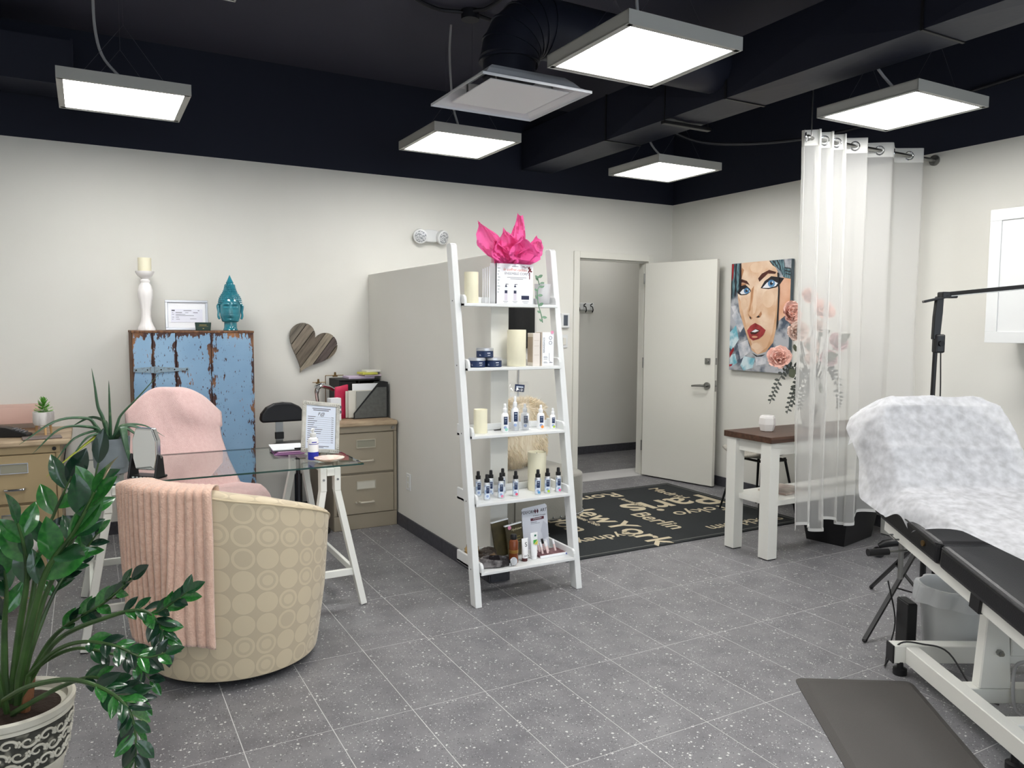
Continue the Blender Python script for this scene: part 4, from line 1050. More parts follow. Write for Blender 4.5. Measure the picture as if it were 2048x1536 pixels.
mb.build('relief_scrolls', M_planter, PT)['kind'] = 'stuff'
MB().lathe([(.148, .258), (.1, .268), (.0001, .272)], 32).build('soil', mat('potting_soil', c(46, 34, 26), .95, bump=(60, 1)), PT)
M_stem = mat('zz_stem', c(62, 92, 46), .4, n=(12, c(40, 60, 34), .4, .7))
M_zz = [mat('zz_leaf_dark', c(22, 58, 34), .22, coat=.4, n=(7, c(30, 76, 40), .35, .7)), mat('zz_leaf_mid', c(34, 88, 40), .2, coat=.5, n=(7, c(52, 116, 48), .35, .7)), mat('zz_leaf_deep', c(16, 44, 30), .25, coat=.35)]
def zleaf(u, v):
    w = .235*interp([(0, .12), (.12, .55), (.35, .95), (.5, 1), (.7, .82), (.88, .42), (1, .02)], v)
    s = 2*u-1
    return (s*w, v, -.1*v*v+.07*abs(s)*w*4+.02*sin(v*6)*s)
zl = [MB().grid(zleaf, 7, 12).mesh('leaf', m_) for m_ in M_zz]
camv = Vector((-1.953, -5.8593, 1.45))
base = Vector((-2.19, -3.125, 0))
ZZ = [
    ([(-2.166, -3.108, 0.352), (-2.122, -3.138, 0.553), (-2.076, -3.184, 0.707), (-2.004, -3.248, 0.824), (-1.945, -3.293, 0.949)], 0.012, 0.42, 9, 0.105),
    ([(-2.186, -3.076, 0.328), (-2.161, -3.097, 0.511), (-2.136, -3.121, 0.656), (-2.137, -3.145, 0.76), (-2.15, -3.165, 0.849)], 0.011, 0.5, 7, 0.085),
    ([(-2.157, -3.068, 0.34), (-2.103, -3.034, 0.551), (-2.03, -3.014, 0.711), (-1.968, -3.037, 0.842), (-1.931, -3.044, 0.995)], 0.009, 0.42, 9, 0.082),
    ([(-2.175, -3.058, 0.34), (-2.134, -3.016, 0.551), (-2.105, -2.995, 0.716), (-2.057, -2.988, 0.841), (-2.009, -3.005, 0.951)], 0.009, 0.55, 6, 0.088),
    ([(-2.145, -3.075, 0.333), (-2.079, -3.101, 0.453), (-2.009, -3.157, 0.525), (-1.934, -3.239, 0.589), (-1.855, -3.32, 0.678)], 0.008, 0.4, 13, 0.062),
    ([(-2.142, -3.122, 0.338), (-2.057, -3.202, 0.486), (-1.925, -3.337, 0.578), (-1.832, -3.408, 0.606), (-1.791, -3.446, 0.564), (-1.776, -3.46, 0.506)], 0.008, 0.5, 14, 0.055),
    ([(-1.855, -3.385, 0.596), (-1.798, -3.428, 0.6), (-1.752, -3.462, 0.636), (-1.716, -3.479, 0.666)], 0.004, 0.35, 6, 0.052),
    ([(-2.14, -3.144, 0.368), (-2.062, -3.247, 0.469), (-1.99, -3.351, 0.521), (-1.906, -3.443, 0.526), (-1.84, -3.483, 0.494), (-1.783, -3.513, 0.507)], 0.007, 0.45, 11, 0.055),
    ([(-2.202, -3.182, 0.321), (-2.131, -3.284, 0.39), (-2.031, -3.427, 0.448), (-1.954, -3.515, 0.448), (-1.892, -3.576, 0.409), (-1.87, -3.594, 0.336), (-1.873, -3.603, 0.221)], 0.008, 0.5, 18, 0.06),
    ([(-2.179, -3.198, 0.282), (-2.106, -3.257, 0.339), (-2.035, -3.315, 0.388), (-1.965, -3.374, 0.418), (-1.897, -3.414, 0.385), (-1.853, -3.442, 0.347)], 0.008, 0.55, 8, 0.055),
    ([(-2.156, -3.093, 0.322), (-2.099, -3.119, 0.392), (-2.012, -3.163, 0.434), (-1.927, -3.212, 0.421), (-1.854, -3.254, 0.393), (-1.807, -3.286, 0.331)], 0.007, 0.5, 10, 0.052),
    ([(-2.21, -3.061, 0.349), (-2.205, -3.05, 0.502), (-2.194, -3.069, 0.614), (-2.196, -3.085, 0.689)], 0.01, 0.4, 6, 0.075),
    ([(-2.224, -3.099, 0.347), (-2.245, -3.106, 0.53), (-2.284, -3.106, 0.675), (-2.315, -3.077, 0.808)], 0.01, 0.4, 8, 0.09),
    ([(-2.165, -3.042, 0.324), (-2.114, -2.989, 0.464), (-2.061, -2.951, 0.577), (-2.0, -2.921, 0.651), (-1.938, -2.925, 0.737)], 0.008, 0.45, 10, 0.062),
]
for si, (pts, r0, t0, nl, size) in enumerate(ZZ):
    cp = spline([Vector(p)-base for p in pts], 30)
    if pts[0][2] < .4: cp = [Vector((cp[0].x*.6, cp[0].y*.6, .26))]+cp
    m_ = len(cp)
    if size < .07: nl += 4
    st = MB().tube(cp, [r0*(1.15-.85*i/(m_-1)) for i in range(m_)], 8).build('stem', M_stem, PT)
    for k in range(nl):
        t_ = t0+(1-t0)*((k//2*2+.5*(k % 2))/max(1, nl-1)); t_ = min(t_, 1)
        i = min(int(t_*(m_-1)), m_-2); p = cp[i].lerp(cp[i+1], t_*(m_-1)-i); T = (cp[i+1]-cp[i]).normalized()
        V = ((camv-base-p).normalized()*.75+Vector((0, 0, .55))+Vector((rnd.uniform(-.5, .5), rnd.uniform(-.5, .5), rnd.uniform(-.4, .3)))).normalized()
        sd = T.cross(V)*(1 if k % 2 else -1)
        if k == nl-1: d = T+sd*.1
        else: d = T*.72+sd*(.75+rnd.uniform(-.2, .2))+V*rnd.uniform(-.1, .2)
        d.normalize(); x = d.cross(V).normalized(); z = x.cross(d)
        s = size*(1.28 if size > .07 else 1.12)*rnd.uniform(.85, 1.12)
        M4 = Matrix((x, d, z)).transposed().to_4x4() @ Matrix.Diagonal((s*rnd.uniform(.9, 1.15), s, s, 1)); M4.translation = p
        link('leaf', zl[(si+k*2+k//3) % 3 if si > 1 else (1 if k % 3 else 0)], st, M4)
for k in range(6):
    a = rnd.uniform(0, 6); q = Vector((.06*cos(a), .06*sin(a), .265))
    MB().tube([q, q+Vector((.012*cos(a), .012*sin(a), .05)), q+Vector((.03*cos(a), .03*sin(a), .085))], [.014, .011, .002], 8).build('dry_sheath', mat('dry_brown_sheath', c(128, 84, 56), .7), PT)
# ================================================================ WHITE LADDER SHELF
LS = thing('ladder_shelf', 'white leaning ladder shelf with five product-filled tiers', 'shelf', (.078, -2.25, 0))
ox, oy = -.078, 2.25
SH = [(1.566, -2.2), (1.226, -2.245), (.872, -2.295), (.524, -2.348), (.178, -2.41)]
YB = -2.108
for s, x in ((-1, -.2315), (1, .3885)):
    st = MB()
    pr = [(-2.422, 0), (-2.36, 0), (-2.052, 1.87), (-2.062, 1.884), (-2.098, 1.884), (-2.112, 1.872)]
    st.prism(pr, -.0185, .0185, lambda a, b, h: (h+x+ox, a+oy, b)).build('stile', M_white, LS, smooth=0, bevel=.004, segs=2)
    mb = MB()
    for z, yf in SH:
        yc = -2.39+.165*z; mb.cyl((x+ox+s*.0186, yc+oy, z+.012), (x+ox+s*.0192, yc+oy, z+.012), .004, n=10)
    mb.build('screw_hole', M_printd, LS, smooth=0)
for z, yf in SH:
    b_ = MB().box(-.212+ox, .369+ox, yf+oy, YB+oy, z-.017, z).build('shelf_board', M_white, LS, smooth=0, bevel=.003, segs=2)
    for x in (-.212, .354):
        pr = [(YB, z-.017), (yf+.004, z-.017), (yf, z-.012), (yf+.001, z+.02), (yf+.007, z+.034), (yf+.02, z+.044), (YB, z+.047)]
        MB().prism(pr[::-1], 0, .015, lambda a, b, h: (x+h+ox, a+oy, b)).build('end_cheek', M_white, b_, smooth=0, bevel=.002)
    MB().box(-.197+ox, .354+ox, YB-.01+oy, YB+oy, z, z+.036).build('back_rail', M_white, b_, smooth=0, bevel=.002)

# ---- tier 1
S1 = 1.5665
candle('pillar_candle', 'ivory pillar candle beside the gift bag on the top tier', -.147, -2.15, S1, .038, .165)
t = thing('gift_bag', 'white printed gift bag on the top tier of the ladder shelf', 'bag', (.093, -2.157, S1))
MB().box(-.113, .113, -.041, -.038, 0, .215).box(-.113, .113, .034, .037, 0, .222).box(-.113, .113, -.038, .034, 0, .003).build('panels', M_paper, t, smooth=0)
for s in (-1, 1):
    MB().add([(s*.113, -.038, 0), (s*.113, -.038, .215), (s*.102, -.002, .217), (s*.102, -.002, 0), (s*.113, .034, .22), (s*.113, .034, 0)], [(0, 1, 2, 3), (3, 2, 4, 5)]).build('gusset', M_paper, t, smooth=0)
MB().box(-.1165, -.1132, -.041, -.034, 0, .215).build('black_edge', M_printd, t, smooth=0)
F = -.0414
M_rust = mat('rust_print', c(206, 120, 96), .6); M_wine = mat('wine_ribbon', c(104, 30, 40), .5); M_navyp = mat('navy_print', c(36, 42, 70), .5)
lettering('le coffret cadeau', .022, M_rust, t, (.0, F, .184), shear=.3)
lettering('ENSEMBLE CORPS', .0185, M_print, t, (.012, F, .162), sx=1.05)
mb = MB(); mb.box(-.05, .07, F-.0004, F+.0006, .141, .1435).box(-.03, .05, F-.0004, F+.0006, .133, .1355).box(-.02, .02, F-.0004, F+.0006, .2, .2025)
for x, w_ in ((-.058, .03), (.0, .03), (.066, .04)): mb.box(x-w_/2, x+w_/2, F-.0004, F+.0006, .012, .014); mb.box(x-w_/3, x+w_/3, F-.0004, F+.0006, .005, .0065)
mb.build('small_print', M_print, t, smooth=0)
for x in (-.056, .0):
    mb = MB(); mb.mi = 0; mb.box(x-.009, x+.009, F-.0005, F+.0006, .018, .072); mb.mi = 1
    mb.box(x-.008, x+.008, F-.0008, F+.0006, .056, .072).box(x-.006, x+.006, F-.0008, F+.0006, .09, .097).box(x-.002, x+.002, F-.0008, F+.0006, .097, .107).box(x-.002, x+.014, F-.0008, F+.0006, .104, .107)
    mb.mi = 2; mb.box(x-.008, x+.008, F-.0004, F+.0006, .072, .09)
    mb.build('bottle_picture', [mat('pale_lilac', c(214, 208, 220), .6), M_navyp, mat('pale_grey_print', c(226, 228, 232), .6)], t, smooth=0)
mb = MB(); mb.box(.04, .088, F-.0006, F+.0006, .024, .045); mb.mi = 1; mb.box(.042, .086, F-.0006, F+.0006, .046, .053)
mb.build('jar_picture', [M_navyp, mat('pale_grey_print', c(226, 228, 232), .6)], t, smooth=0)
mb = MB(); mb.prism([(.083, .2), (.089, .205), (.095, .192), (.102, .194), (.098, .184), (.108, .178), (.1, .172), (.092, .178), (.083, .168), (.08, .176), (.087, .186), (.079, .194)], F*-1-.0006, F*-1+.0006, lambda a, b, h: (a, -h, b))
mb.box(.088, .093, F-.0006, F+.0006, .135, .172).box(.045, .06, F-.0006, F+.0006, .2, .203).box(.058, .07, F-.0006, F+.0006, .195, .198).box(.07, .082, F-.0006, F+.0006, .2, .203).build('bow_print', M_wine, t, smooth=0)
mb = MB()
for k in range(9): z = .06+.016*k; mb.box(-.109+.003*(k % 2), -.1+.004*(k % 3), F-.0005, F+.0006, z, z+.003)
mb.build('border_print', mat('sage_print', c(120, 138, 140), .6), t, smooth=0)
for k, y in enumerate((-.0, .01, .02, .03)):
    o = MB().box(-.02, .02, -.0015, .0015, 0, .2-.004*k).build('leaflet', M_paper, smooth=0); o.location = (-.05-.004*k, -2.15+y, S1)
    o.location = (-.0475-.006*k, -2.165+y*1.3, S1); o.scale = (.12, 1, 1)
    tag(o, 'thin white leaflet standing edge-on against the side of the gift bag', 'leaflet', 'leaflets beside the gift bag')
M_tis = thin('pink_tissue', c(236, 104, 170), .05, 0, trl=.35)
t = thing('tissue_paper', 'bright pink crumpled tissue paper bursting out of the gift bag', 'tissue paper', (.093, -2.157, S1+.175))
sheets = [(-.2, .27, -.55, .13), (.045, .32, -.05, .07), (.17, .21, .45, .11), (-.07, .235, -.2, .13), (.1, .17, .3, .12), (-.12, .17, -.35, .11), (.02, .2, .1, .12)]
for k, (tx, tz, ln_, wd) in enumerate(sheets):
    def tf(u, v, k=k, tx=tx, tz=tz, wd=wd):
        s = 2*u-1
        hw = interp([(0, .045), (.25, .05), (.55, wd*.75), (.8, wd*.5), (1, .012)], v)
        x = lerp(tx*.25, tx, v**1.3)+s*hw; z = lerp(0, tz, v)-.035*abs(s)*v*(1 if k != 1 else .4)
        y = (.02-.014*k % 3)+(-.03+.02*(k % 3))*v + .02*cos(s*2.6)
        f_ = noise.noise(Vector((u*3.1+k*7, v*3, k)))*.045+noise.noise(Vector((u*7, v*6+k*3, 2)))*.028
        return (max(-.105 if v < .28 else -9, min(.105 if v < .28 else 9, x+f_*.6*v)), max(-.03, min(.03, y)) if v < .28 else y+f_, z+f_*.5*v)
    MB().grid(tf, 14, 16).build('tissue_sheet', M_tis, t, smooth=14)
M_frost = thin('frosted_glass_pot', c(236, 236, 238), .35, .5, .3)
t = thing('trailing_succulent', 'trailing grey-green succulent in a frosted white pot on the top tier', 'potted plant', (.298, -2.148, S1))
MB().lathe([(.036, 0), (.04, .003), (.046, .115), (.043, .115), (.037, .006), (.0001, .004)], 32).build('pot', M_frost, t)
MB().lathe([(.034, .012), (.036, .02), (.0001, .022)], 24).build('pebbles', mat('grey_pebbles', c(120, 122, 112), .8, n=(90, c(70, 72, 66), .4, .6)), t)
M_sage = mat('sage_leaf', c(112, 146, 118), .55, n=(20, c(84, 120, 98), .4, .7))
sl = MB().grid(lambda u, v: ((2*u-1)*.3*interp([(0, .2), (.4, 1), (.75, .9), (1, .1)], v), v, .12*v*v), 5, 7).mesh('leaf', M_sage)
for pts in ([(-.03, -.02, .1), (-.055, -.04, .14), (-.055, -.045, .155)], [(-.03, -.02, .105), (-.07, -.06, .07), (-.072, -.075, .0), (-.056, -.082, -.06), (-.048, -.082, -.1)]):
    cp = spline(pts, 16); st = MB().tube(cp, .0028, 6).build('stem', M_sage, t)
    for k in range(8 if len(pts) > 3 else 4):
        p = cp[min(15, int((k+.7)*15/(8 if len(pts) > 3 else 4)))]; a = (k % 2)*pi+rnd.uniform(-.4, .4)
        d = Vector((cos(a)*.9, -.3, rnd.uniform(-.2, .6))).normalized(); V = Vector((0, -1, .5)); x = d.cross(V).normalized(); z = x.cross(d)
        M4 = Matrix((x, d, z)).transposed().to_4x4() @ Matrix.Scale(.03, 4); M4.translation = p; link('leaf', sl, st, M4)

# ---- tier 2
S2 = 1.2265
M_navyl = mat('navy_label', c(28, 46, 82), .35); M_lid = mat('silver_lid', c(200, 202, 206), .3, .6)
def jar(x, y, z, lb):
    t = thing('cream_jar', lb, 'jar', (x, y, z), 0, 'navy cream jars')
    MB().lathe([(.043, 0), (.046, .002), (.046, .033), (.044, .035)], 40).build('jar_body', M_navyl, t)
    MB().lathe([(.045, .035), (.047, .036), (.047, .048), (.044, .051), (.0001, .051)], 40).build('lid', M_lid, t)
    mb = MB(); mb.patch(.0463, -1.75, -1.35, .022, .0255, 6).patch(.0463, -1.7, -1.3, .013, .0142, 6).patch(.0463, -1.7, -1.4, .009, .0102, 6).patch(.0463, -2.7, -2.5, .01, .0115, 5).patch(.0463, -2.7, -2.55, .015, .0165, 5)
    mb.build('label_print', M_paper, t)
jar(-.132, -2.187, S2, 'navy cream jar with silver lid, lower one by the left upright')
jar(-.033, -2.187, S2, 'navy cream jar with silver lid, lower one beside the big candle')
jar(-.084, -2.187, S2+.0515, 'navy cream jar with silver lid stacked on top of two others')
candle('pillar_candle', 'big ivory pillar candle between jars and boxes on the second tier', .115, -2.18, S2, .052, .2)
def carton(x, y, w_, d_, h, lb, rz=0):
    t = thing('skincare_box', lb, 'box', (x, y, S2), rz)
    MB().box(-w_/2, w_/2, -d_/2, d_/2, 0, h).build('carton', mat('pearl_card', c(222, 214, 206), .35), t, smooth=0, bevel=.001)
    return t
t = carton(.222, -2.185, .045, .06, .182, 'slim beige skincare box standing beside the big candle')
mb = MB()
for z in (.06, .11, .14): mb.box(-.016, .016, -.0306, -.03, z, z+.0015)
mb.box(-.0232, -.0226, -.028, .028, .02, .16).build('print', mat('taupe_print', c(180, 164, 148), .4), t, smooth=0)
t = carton(.292, -2.185, .082, .06, .187, 'white and beige skincare box with vertical lettering on the second tier')
MB().box(-.041, -.0335, -.0306, -.0296, 0, .187).build('beige_stripe', mat('taupe_gloss', c(196, 182, 166), .25, .2), t, smooth=0)
MB().box(-.033, .041, -.0306, -.0296, .001, .186).build('white_panel', M_paper, t, smooth=0)
lettering('RENAISSANCE', .0135, M_print, t, (-.022, -.0312, .115), (pi/2, -pi/2, 0))
mb = MB()
for z in (.155, .128): mb.tube([(.02+.009*cos(2*pi*k/16), -.031, z+.009*sin(2*pi*k/16)) for k in range(16)], .0012, 5, closed=True)
for z, w_ in ((.05, .022), (.044, .026), (.036, .024), (.02, .02), (.015, .026)): mb.box(-.024, -.024+w_, -.0312, -.0306, z, z+.002)
mb.box(.012, .034, -.0312, -.0306, .016, .019).tube([(.012, -.031, .07), (.012, -.031, .03), (.02, -.031, .02), (.034, -.031, .018)], .001, 5)
mb.build('print', M_print, t, smooth=0)
MB().cyl((.03, -.0306, .186), (.03, -.034, .186), .009, n=16).build('pink_sticker', mat('pink_sticker', c(226, 150, 180), .4), t, smooth=0)

# ---- tier 3
S3 = .8725
candle('pillar_candle', 'ivory pillar candle by the left upright on the middle tier', -.115, -2.2, S3, .037, .128)
M_wp = mat('white_plastic', c(240, 241, 243), .3)
def bottle(x, y, z, r, h, kind, col, lb, grp, rz=0.0):
    t = thing('spray_bottle', lb, 'bottle', (x, y, z), rz, grp)
    if kind == 'white':
        MB().lathe([(r*.9, 0), (r, .003), (r, h*.55), (r*.92, h*.62), (r*.5, h*.68), (r*.48, h*.7)], 28).build('bottle_body', M_wp, t)
        MB().lathe([(r*.55, h*.7), (r*.58, h*.71), (r*.56, h*.82), (r*.36, h*.84), (r*.34, h*.98), (r*.25, h), (.0001, h)], 20).box(-.003-r*.1, .003-r*.1, -r*.5, 0, h*.91, h*.95).build('spray_head', M_wp, t)
        z0 = h*.27
    else:
        MB().lathe([(r*.92, 0), (r, .003), (r, h*.62), (r*.8, h*.68), (r*.72, h*.69)], 28).build('bottle_body', mat('brushed_aluminium', c(205, 208, 212), .28, .75), t)
        MB().lathe([(r*.8, h*.69), (r*.82, h*.7), (r*.8, h*.82), (r*.52, h*.83), (r*.5, h*.97), (r*.4, h), (.0001, h)], 20).box(-.003, .003, -r*.62, 0, h*.9, h*.94).build('spray_head', M_black, t)
        z0 = h*.28
        MB().patch(r*1.006, -2.9, -1.1, h*.06, h*.6, 10).build('pale_label', mat('pale_blue_label', c(214, 224, 236), .4, n=(40, c(150, 172, 206), .5, .6)), t)
    MB().patch(r*1.015, -2.35, -1.3, z0, z0+h*.28, 8).build('navy_label', M_navyl, t)
    mb = MB(); mb.patch(r*1.022, -2.15, -1.5, z0+h*.215, z0+h*.24, 6).patch(r*1.022, -2.1, -1.6, z0+h*.15, z0+h*.158, 6).patch(r*1.022, -2.1, -1.7, z0+h*.1, z0+h*.108, 6)
    mb.build('label_print', mat('pale_tag_print', c(190, 200, 216), .5), t)
    mb = MB(); mb.grid(lambda u, v: (r*1.02*cos(-1.95+.42*(v)*cos(2*pi*u)), r*1.02*sin(-1.95+.42*v*cos(2*pi*u)), h*.17+r*.4*v*sin(2*pi*u)), 16, 3, True)
    mb.build('blue_motif', mat('soft_blue_motif', c(150, 170, 210), .5), t)
    if col:
        mb = MB(); mb.grid(lambda u, v: (r*1.03*cos(-1.6+.45*(v)*cos(2*pi*u)), r*1.03*sin(-1.6+.45*v*cos(2*pi*u)), h*.1+r*.42*v*sin(2*pi*u)), 16, 3, True)
        mb.build('scent_dot', mat('dot_%d_%d_%d' % col, c(*col), .4), t)
    return t
G3 = 'white spray bottles on the middle tier'
bottle(.02, -2.225, S3, .0205, .155, 'white', (150, 206, 190), 'white spray bottle with mint motif, standing beside the black clip', G3)
bottle(.099, -2.195, S3, .021, .19, 'white', None, 'tallest white bottle in the clear bag on the middle tier', G3)
bottle(.165, -2.19, S3, .0225, .145, 'white', None, 'broad white bottle with pale blue motif beside the tallest one', G3)
bottle(.262, -2.2, S3, .021, .135, 'white', (240, 150, 70), 'white spray bottle with an orange dot on the middle tier', G3)
bottle(.332, -2.215, S3, .0165, .115, 'white', (176, 206, 60), 'small white spray bottle with a lime dot by the right upright', G3)
t = thing('clear_bag', 'clear cellophane bag with a navy tag around two white bottles', 'bag', (.132, -2.175, S3))
M_film = thin('cellophane', c(235, 238, 240), .9, 1.6, .08)
def bagf(u, v):
    s = 2*u-1; z = .001+.265*v
    return (s*.066*(1-.12*v), -.052*(1-s*s*.5)*(1-v)**.6+.0+noise.noise(Vector((u*6, v*7, 3)))*.008*v, z)
MB().grid(bagf, 16, 20).build('film', M_film, t, smooth=20)
o = MB().box(-.03, .03, -.001, .001, -.02, .02).build('navy_tag', M_navyl, t, smooth=0); o.location = (.0, -.012, .232); o.rotation_euler = (0, radians(6), 0)
mb = MB().box(-.022, .022, -.0018, -.001, .002, .011).box(-.02, .02, -.0018, -.001, -.011, -.008); q = mb.build('tag_print', mat('pale_tag_print', c(190, 200, 216), .5), o, smooth=0)
t = thing('hair_clip', 'small black clip lying behind the mint spray bottle', 'clip', (.035, -2.145, S3))
MB().prism([(-.04, 0), (.03, 0), (.034, .022), (.02, .02), (.0, .006), (-.04, .003)], -.006, .006, lambda a, b, h: (a, h, b)).build('clip_body', M_black, t, smooth=0, bevel=.001)

# ---- tier 4
S4 = .5245
B4 = [(-.121, -2.185, None, 'by the left upright behind another'), (-.119, -2.285, None, 'foremost by the left upright'), (-.046, -2.19, None, 'second in the back row of the left cluster'), (-.032, -2.28, (224, 130, 160), 'with a rose dot in the left cluster'),
      (.035, -2.175, None, 'at the back of the left cluster'), (.063, -2.272, (226, 90, 120), 'with a red dot standing alone mid-shelf'), (.193, -2.29, (80, 150, 200), 'with a blue dot before the candle'), (.258, -2.285, (170, 206, 40), 'with a lime dot before the candle'), (.325, -2.29, (236, 100, 150), 'with a pink dot by the right upright')]
for x, y, col, w_ in B4:
    bottle(x, y, S4, .0175, .138, 'alu', col, 'black-capped aluminium spray bottle '+w_, 'aluminium spray bottles on the fourth tier', rnd.uniform(-.2, .2))
candle('pillar_candle', 'tall ivory pillar candle behind the spray bottles on the fourth tier', .252, -2.18, S4, .052, .215)

# ---- bottom tier
S5 = .1785
def lump(name, lb, cat, loc, sx, sy, sz, m_, seed, rz=0, am=.35):
    o = MB().grid(lambda u, v: (lambda a, p: (lambda k: (sx*cos(p)*cos(a)*k, sy*cos(p)*sin(a)*k, sz*(.5+.5*sin(p))*(.8+.2*k)))(1+am*noise.noise(Vector((cos(a)*1.7*cos(p)+seed, sin(a)*1.7*cos(p), sin(p)*1.7)))+am*.5*noise.noise(Vector((cos(a)*4+seed, sin(a)*4, sin(p)*4)))))(2*pi*u, lerp(-pi/2+.01, pi/2-.01, v)), 28, 16, True).build(name, m_, smooth=22)
    o.location = loc; o.rotation_euler = (0, 0, rz); return tag(o, lb, cat)
M_foil = mat('dark_cellophane', c(128, 124, 124), .12, .2, bump=(26, 1.0), n=(16, c(46, 42, 44), .42, .58))
M_foil2 = mat('brown_black_foil', c(70, 62, 56), .14, .2, bump=(26, 1.0), n=(14, c(160, 128, 92), .56, .66))
M_gold = mat('gold_cellophane', c(190, 160, 112), .25, .35, bump=(24, .8))
t = thing('wrapped_set', 'dark cellophane-wrapped set with a round silver lid at the shelf edge', 'gift set', (-.084, -2.335, S5))
o = MB().grid(lambda u, v: (lambda a: (lambda k: (.105*cos(a)*min(1, v*1.8)*k*(1 if v < .56 else 1-(v-.56)*.5), .05*sin(a)*min(1, v*1.8)*k, interp([(0, 0), (.5, .002), (.62, .02), (.8, .038), (1, .042)], v)*(1-.25*cos(a))))(1+.16*noise.noise(Vector((cos(a)*3, sin(a)*3, v*3)))))(2*pi*u), 36, 14, True).build('wrapping', M_foil, t, smooth=25)
MB().lathe([(.02, 0), (.021, .004), (.018, .007), (.0001, .006)], 24).build('silver_lid', M_lid, t).matrix_basis = Matrix.Translation((.074, -.05, .026)) @ Matrix.Rotation(radians(72), 4, 'X')
mb = MB()
for k in range(3): mb.box(.05+.012*k, .055+.012*k, -.051, -.05, .004, .018)
mb.build('barcode_print', M_paper, t, smooth=0)
lump('wrapped_set', 'brown and black foil-wrapped bundle behind the dark wrapped set', 'gift set', (-.078, -2.2, S5), .062, .04, .06, M_foil2, 3)
lump('wrapped_set', 'gold cellophane bundle by the left upright on the bottom tier', 'gift set', (-.15, -2.168, S5), .033, .04, .1, M_gold, 8)
o = MB().box(-.035, .035, -.06, .06, 0, .012).build('pink_pouch', mat('dusty_pink', c(214, 178, 176), .6), smooth=0, bevel=.004); o.location = (-.16, -2.255, S5); tag(o, 'flat dusty-pink pouch lying at the left end of the bottom tier', 'pouch')
o.scale = (.5, .4, 1)
M_amber = mat('amber_brown', c(104, 52, 26), .15, n=(4, c(128, 66, 30), .4, .6))
t = thing('amber_bottle', 'amber brown bottle with black cap and gold band', 'bottle', (.018, -2.335, S5))
MB().lathe([(.022, 0), (.025, .003), (.025, .055), (.0252, .056), (.0252, .074), (.025, .075), (.025, .115), (.02, .126), (.014, .13)], 32, mats=[0, 0, 0, 1, 0, 0, 0, 0]).build('bottle_body', [M_amber, mat('gold_band', c(150, 112, 52), .3, .5)], t)
MB().lathe([(.016, .128), (.017, .13), (.017, .15), (.014, .156), (.0001, .157)], 24).build('cap', M_black, t)
def tube_(x, y, r, h, m_, capm, lb):
    t = thing('cream_tube', lb, 'tube', (x, y, S5), .1)
    MB().lathe([(r*.85, 0), (r*.88, .002), (r*.88, .016), (r*.8, .018)], 24).build('cap', capm, t)
    MB().grid(lambda u, v: (r*cos(2*pi*u)*lerp(.95, 1.22, v), r*sin(2*pi*u)*lerp(.95, .05, v**1.5), .018+(h-.018)*v), 24, 10, True).build('tube_body', m_, t)
    return t
t = tube_(.087, -2.335, .0175, .125, M_wp, mat('wine_cap', c(74, 36, 38), .4), 'white cream tube printed with a large letter S')
lettering('S', .034, M_printd, t, (0, -.0112, .092), (pi/2-.1, 0, 0))
lettering('SoCo', .014, M_printd, t, (0, -.0178, .032), (pi/2, 0, 0), shear=.2)
t = tube_(.152, -2.322, .0195, .145, M_wp, M_wp, 'white cream tube with a green and yellow leaf motif')
mb = MB(); mb.mi = 0; mb.prism([(-.014, .085), (.012, .108), (-.014, .108)], .012, .0135, lambda a, b, h: (a, -h-.003, b)); mb.mi = 1; mb.prism([(-.01, .084), (.012, .08), (.014, .104)], .012, .0135, lambda a, b, h: (a, -h-.003, b)); mb.mi = 2; mb.box(-.006, .006, -.0125, -.0115, .126, .136)
mb.build('leaf_print', [mat('leaf_green', c(70, 170, 70), .4), mat('leaf_yellow', c(214, 206, 84), .4), mat('teal_print', c(50, 120, 100), .4)], t, smooth=0)
M_olive = mat('olive_card', c(76, 68, 40), .5, n=(14, c(50, 44, 26), .4, .7))
for k, (x, y, h, lb) in enumerate(((.07, -2.225, .19, 'olive sachet card with a pink dot and pale header on the bottom tier'), (.005, -2.195, .21, 'dark olive sachet card rearmost behind the amber bottle'))):
    t = thing('sachet_card', lb, 'card', (x+.03, y, S5), .05); t.rotation_euler = (radians(-8), radians(-5), .1)
    MB().box(-.055, .055, -.008, .004, 0, h-.02).build('sachet', M_olive, t, smooth=0, bevel=.002)
    MB().box(-.056, .056, -.009, .005, h-.0198, h-.013).build('white_header', M_paper, t, smooth=0)
    if k == 0:
        MB().cyl((-.028, -.0085, h-.03), (-.028, -.0105, h-.03), .011, n=18).build('pink_dot', mat('pink_sticker', c(226, 150, 180), .4), t, smooth=0)
        lettering('Hydratant', .017, mat('cream_print', c(214, 206, 170), .5), t, (.018, -.0088, h-.045), shear=.3)
        mb = MB()
        for z in (.1, .085, .07): mb.box(-.03, .035, -.0087, -.008, z, z+.004)
        mb.build('print', mat('green_gold_print', c(130, 120, 66), .5), t, smooth=0)
t = thing('lip_display', 'white counter display card reading PERFORM ART with lip testers', 'display', (.27, -2.25, S5), .03)
o = MB().prism([(-.085, .004), (.085, .004), (.085, .24), (.075, .25), (-.075, .238), (-.085, .228)], 0, .003, lambda a, b, h: (a, -h, b)).build('back_card', mat('silver_white_card', c(222, 226, 236), .35), t, smooth=0)
o.location = (-.01, .075, 0); o.rotation_euler = (radians(-8), 0, 0)
lettering('PERFORM', .026, M_printd, o, (-.042, -.0036, .212), sx=.85); lettering('ART', .026, M_printd, o, (.058, -.0036, .216), shear=.25, sx=.9)
mb = MB()
for x in (.004, .02): mb.prism([(x-.007, .214), (x, .2), (x+.007, .214), (x, .228)], .0032, .0042, lambda a, b, h: (a, -h, b))
mb.build('diamond_logo', mat('wine_print', c(90, 40, 56), .5), o, smooth=0)
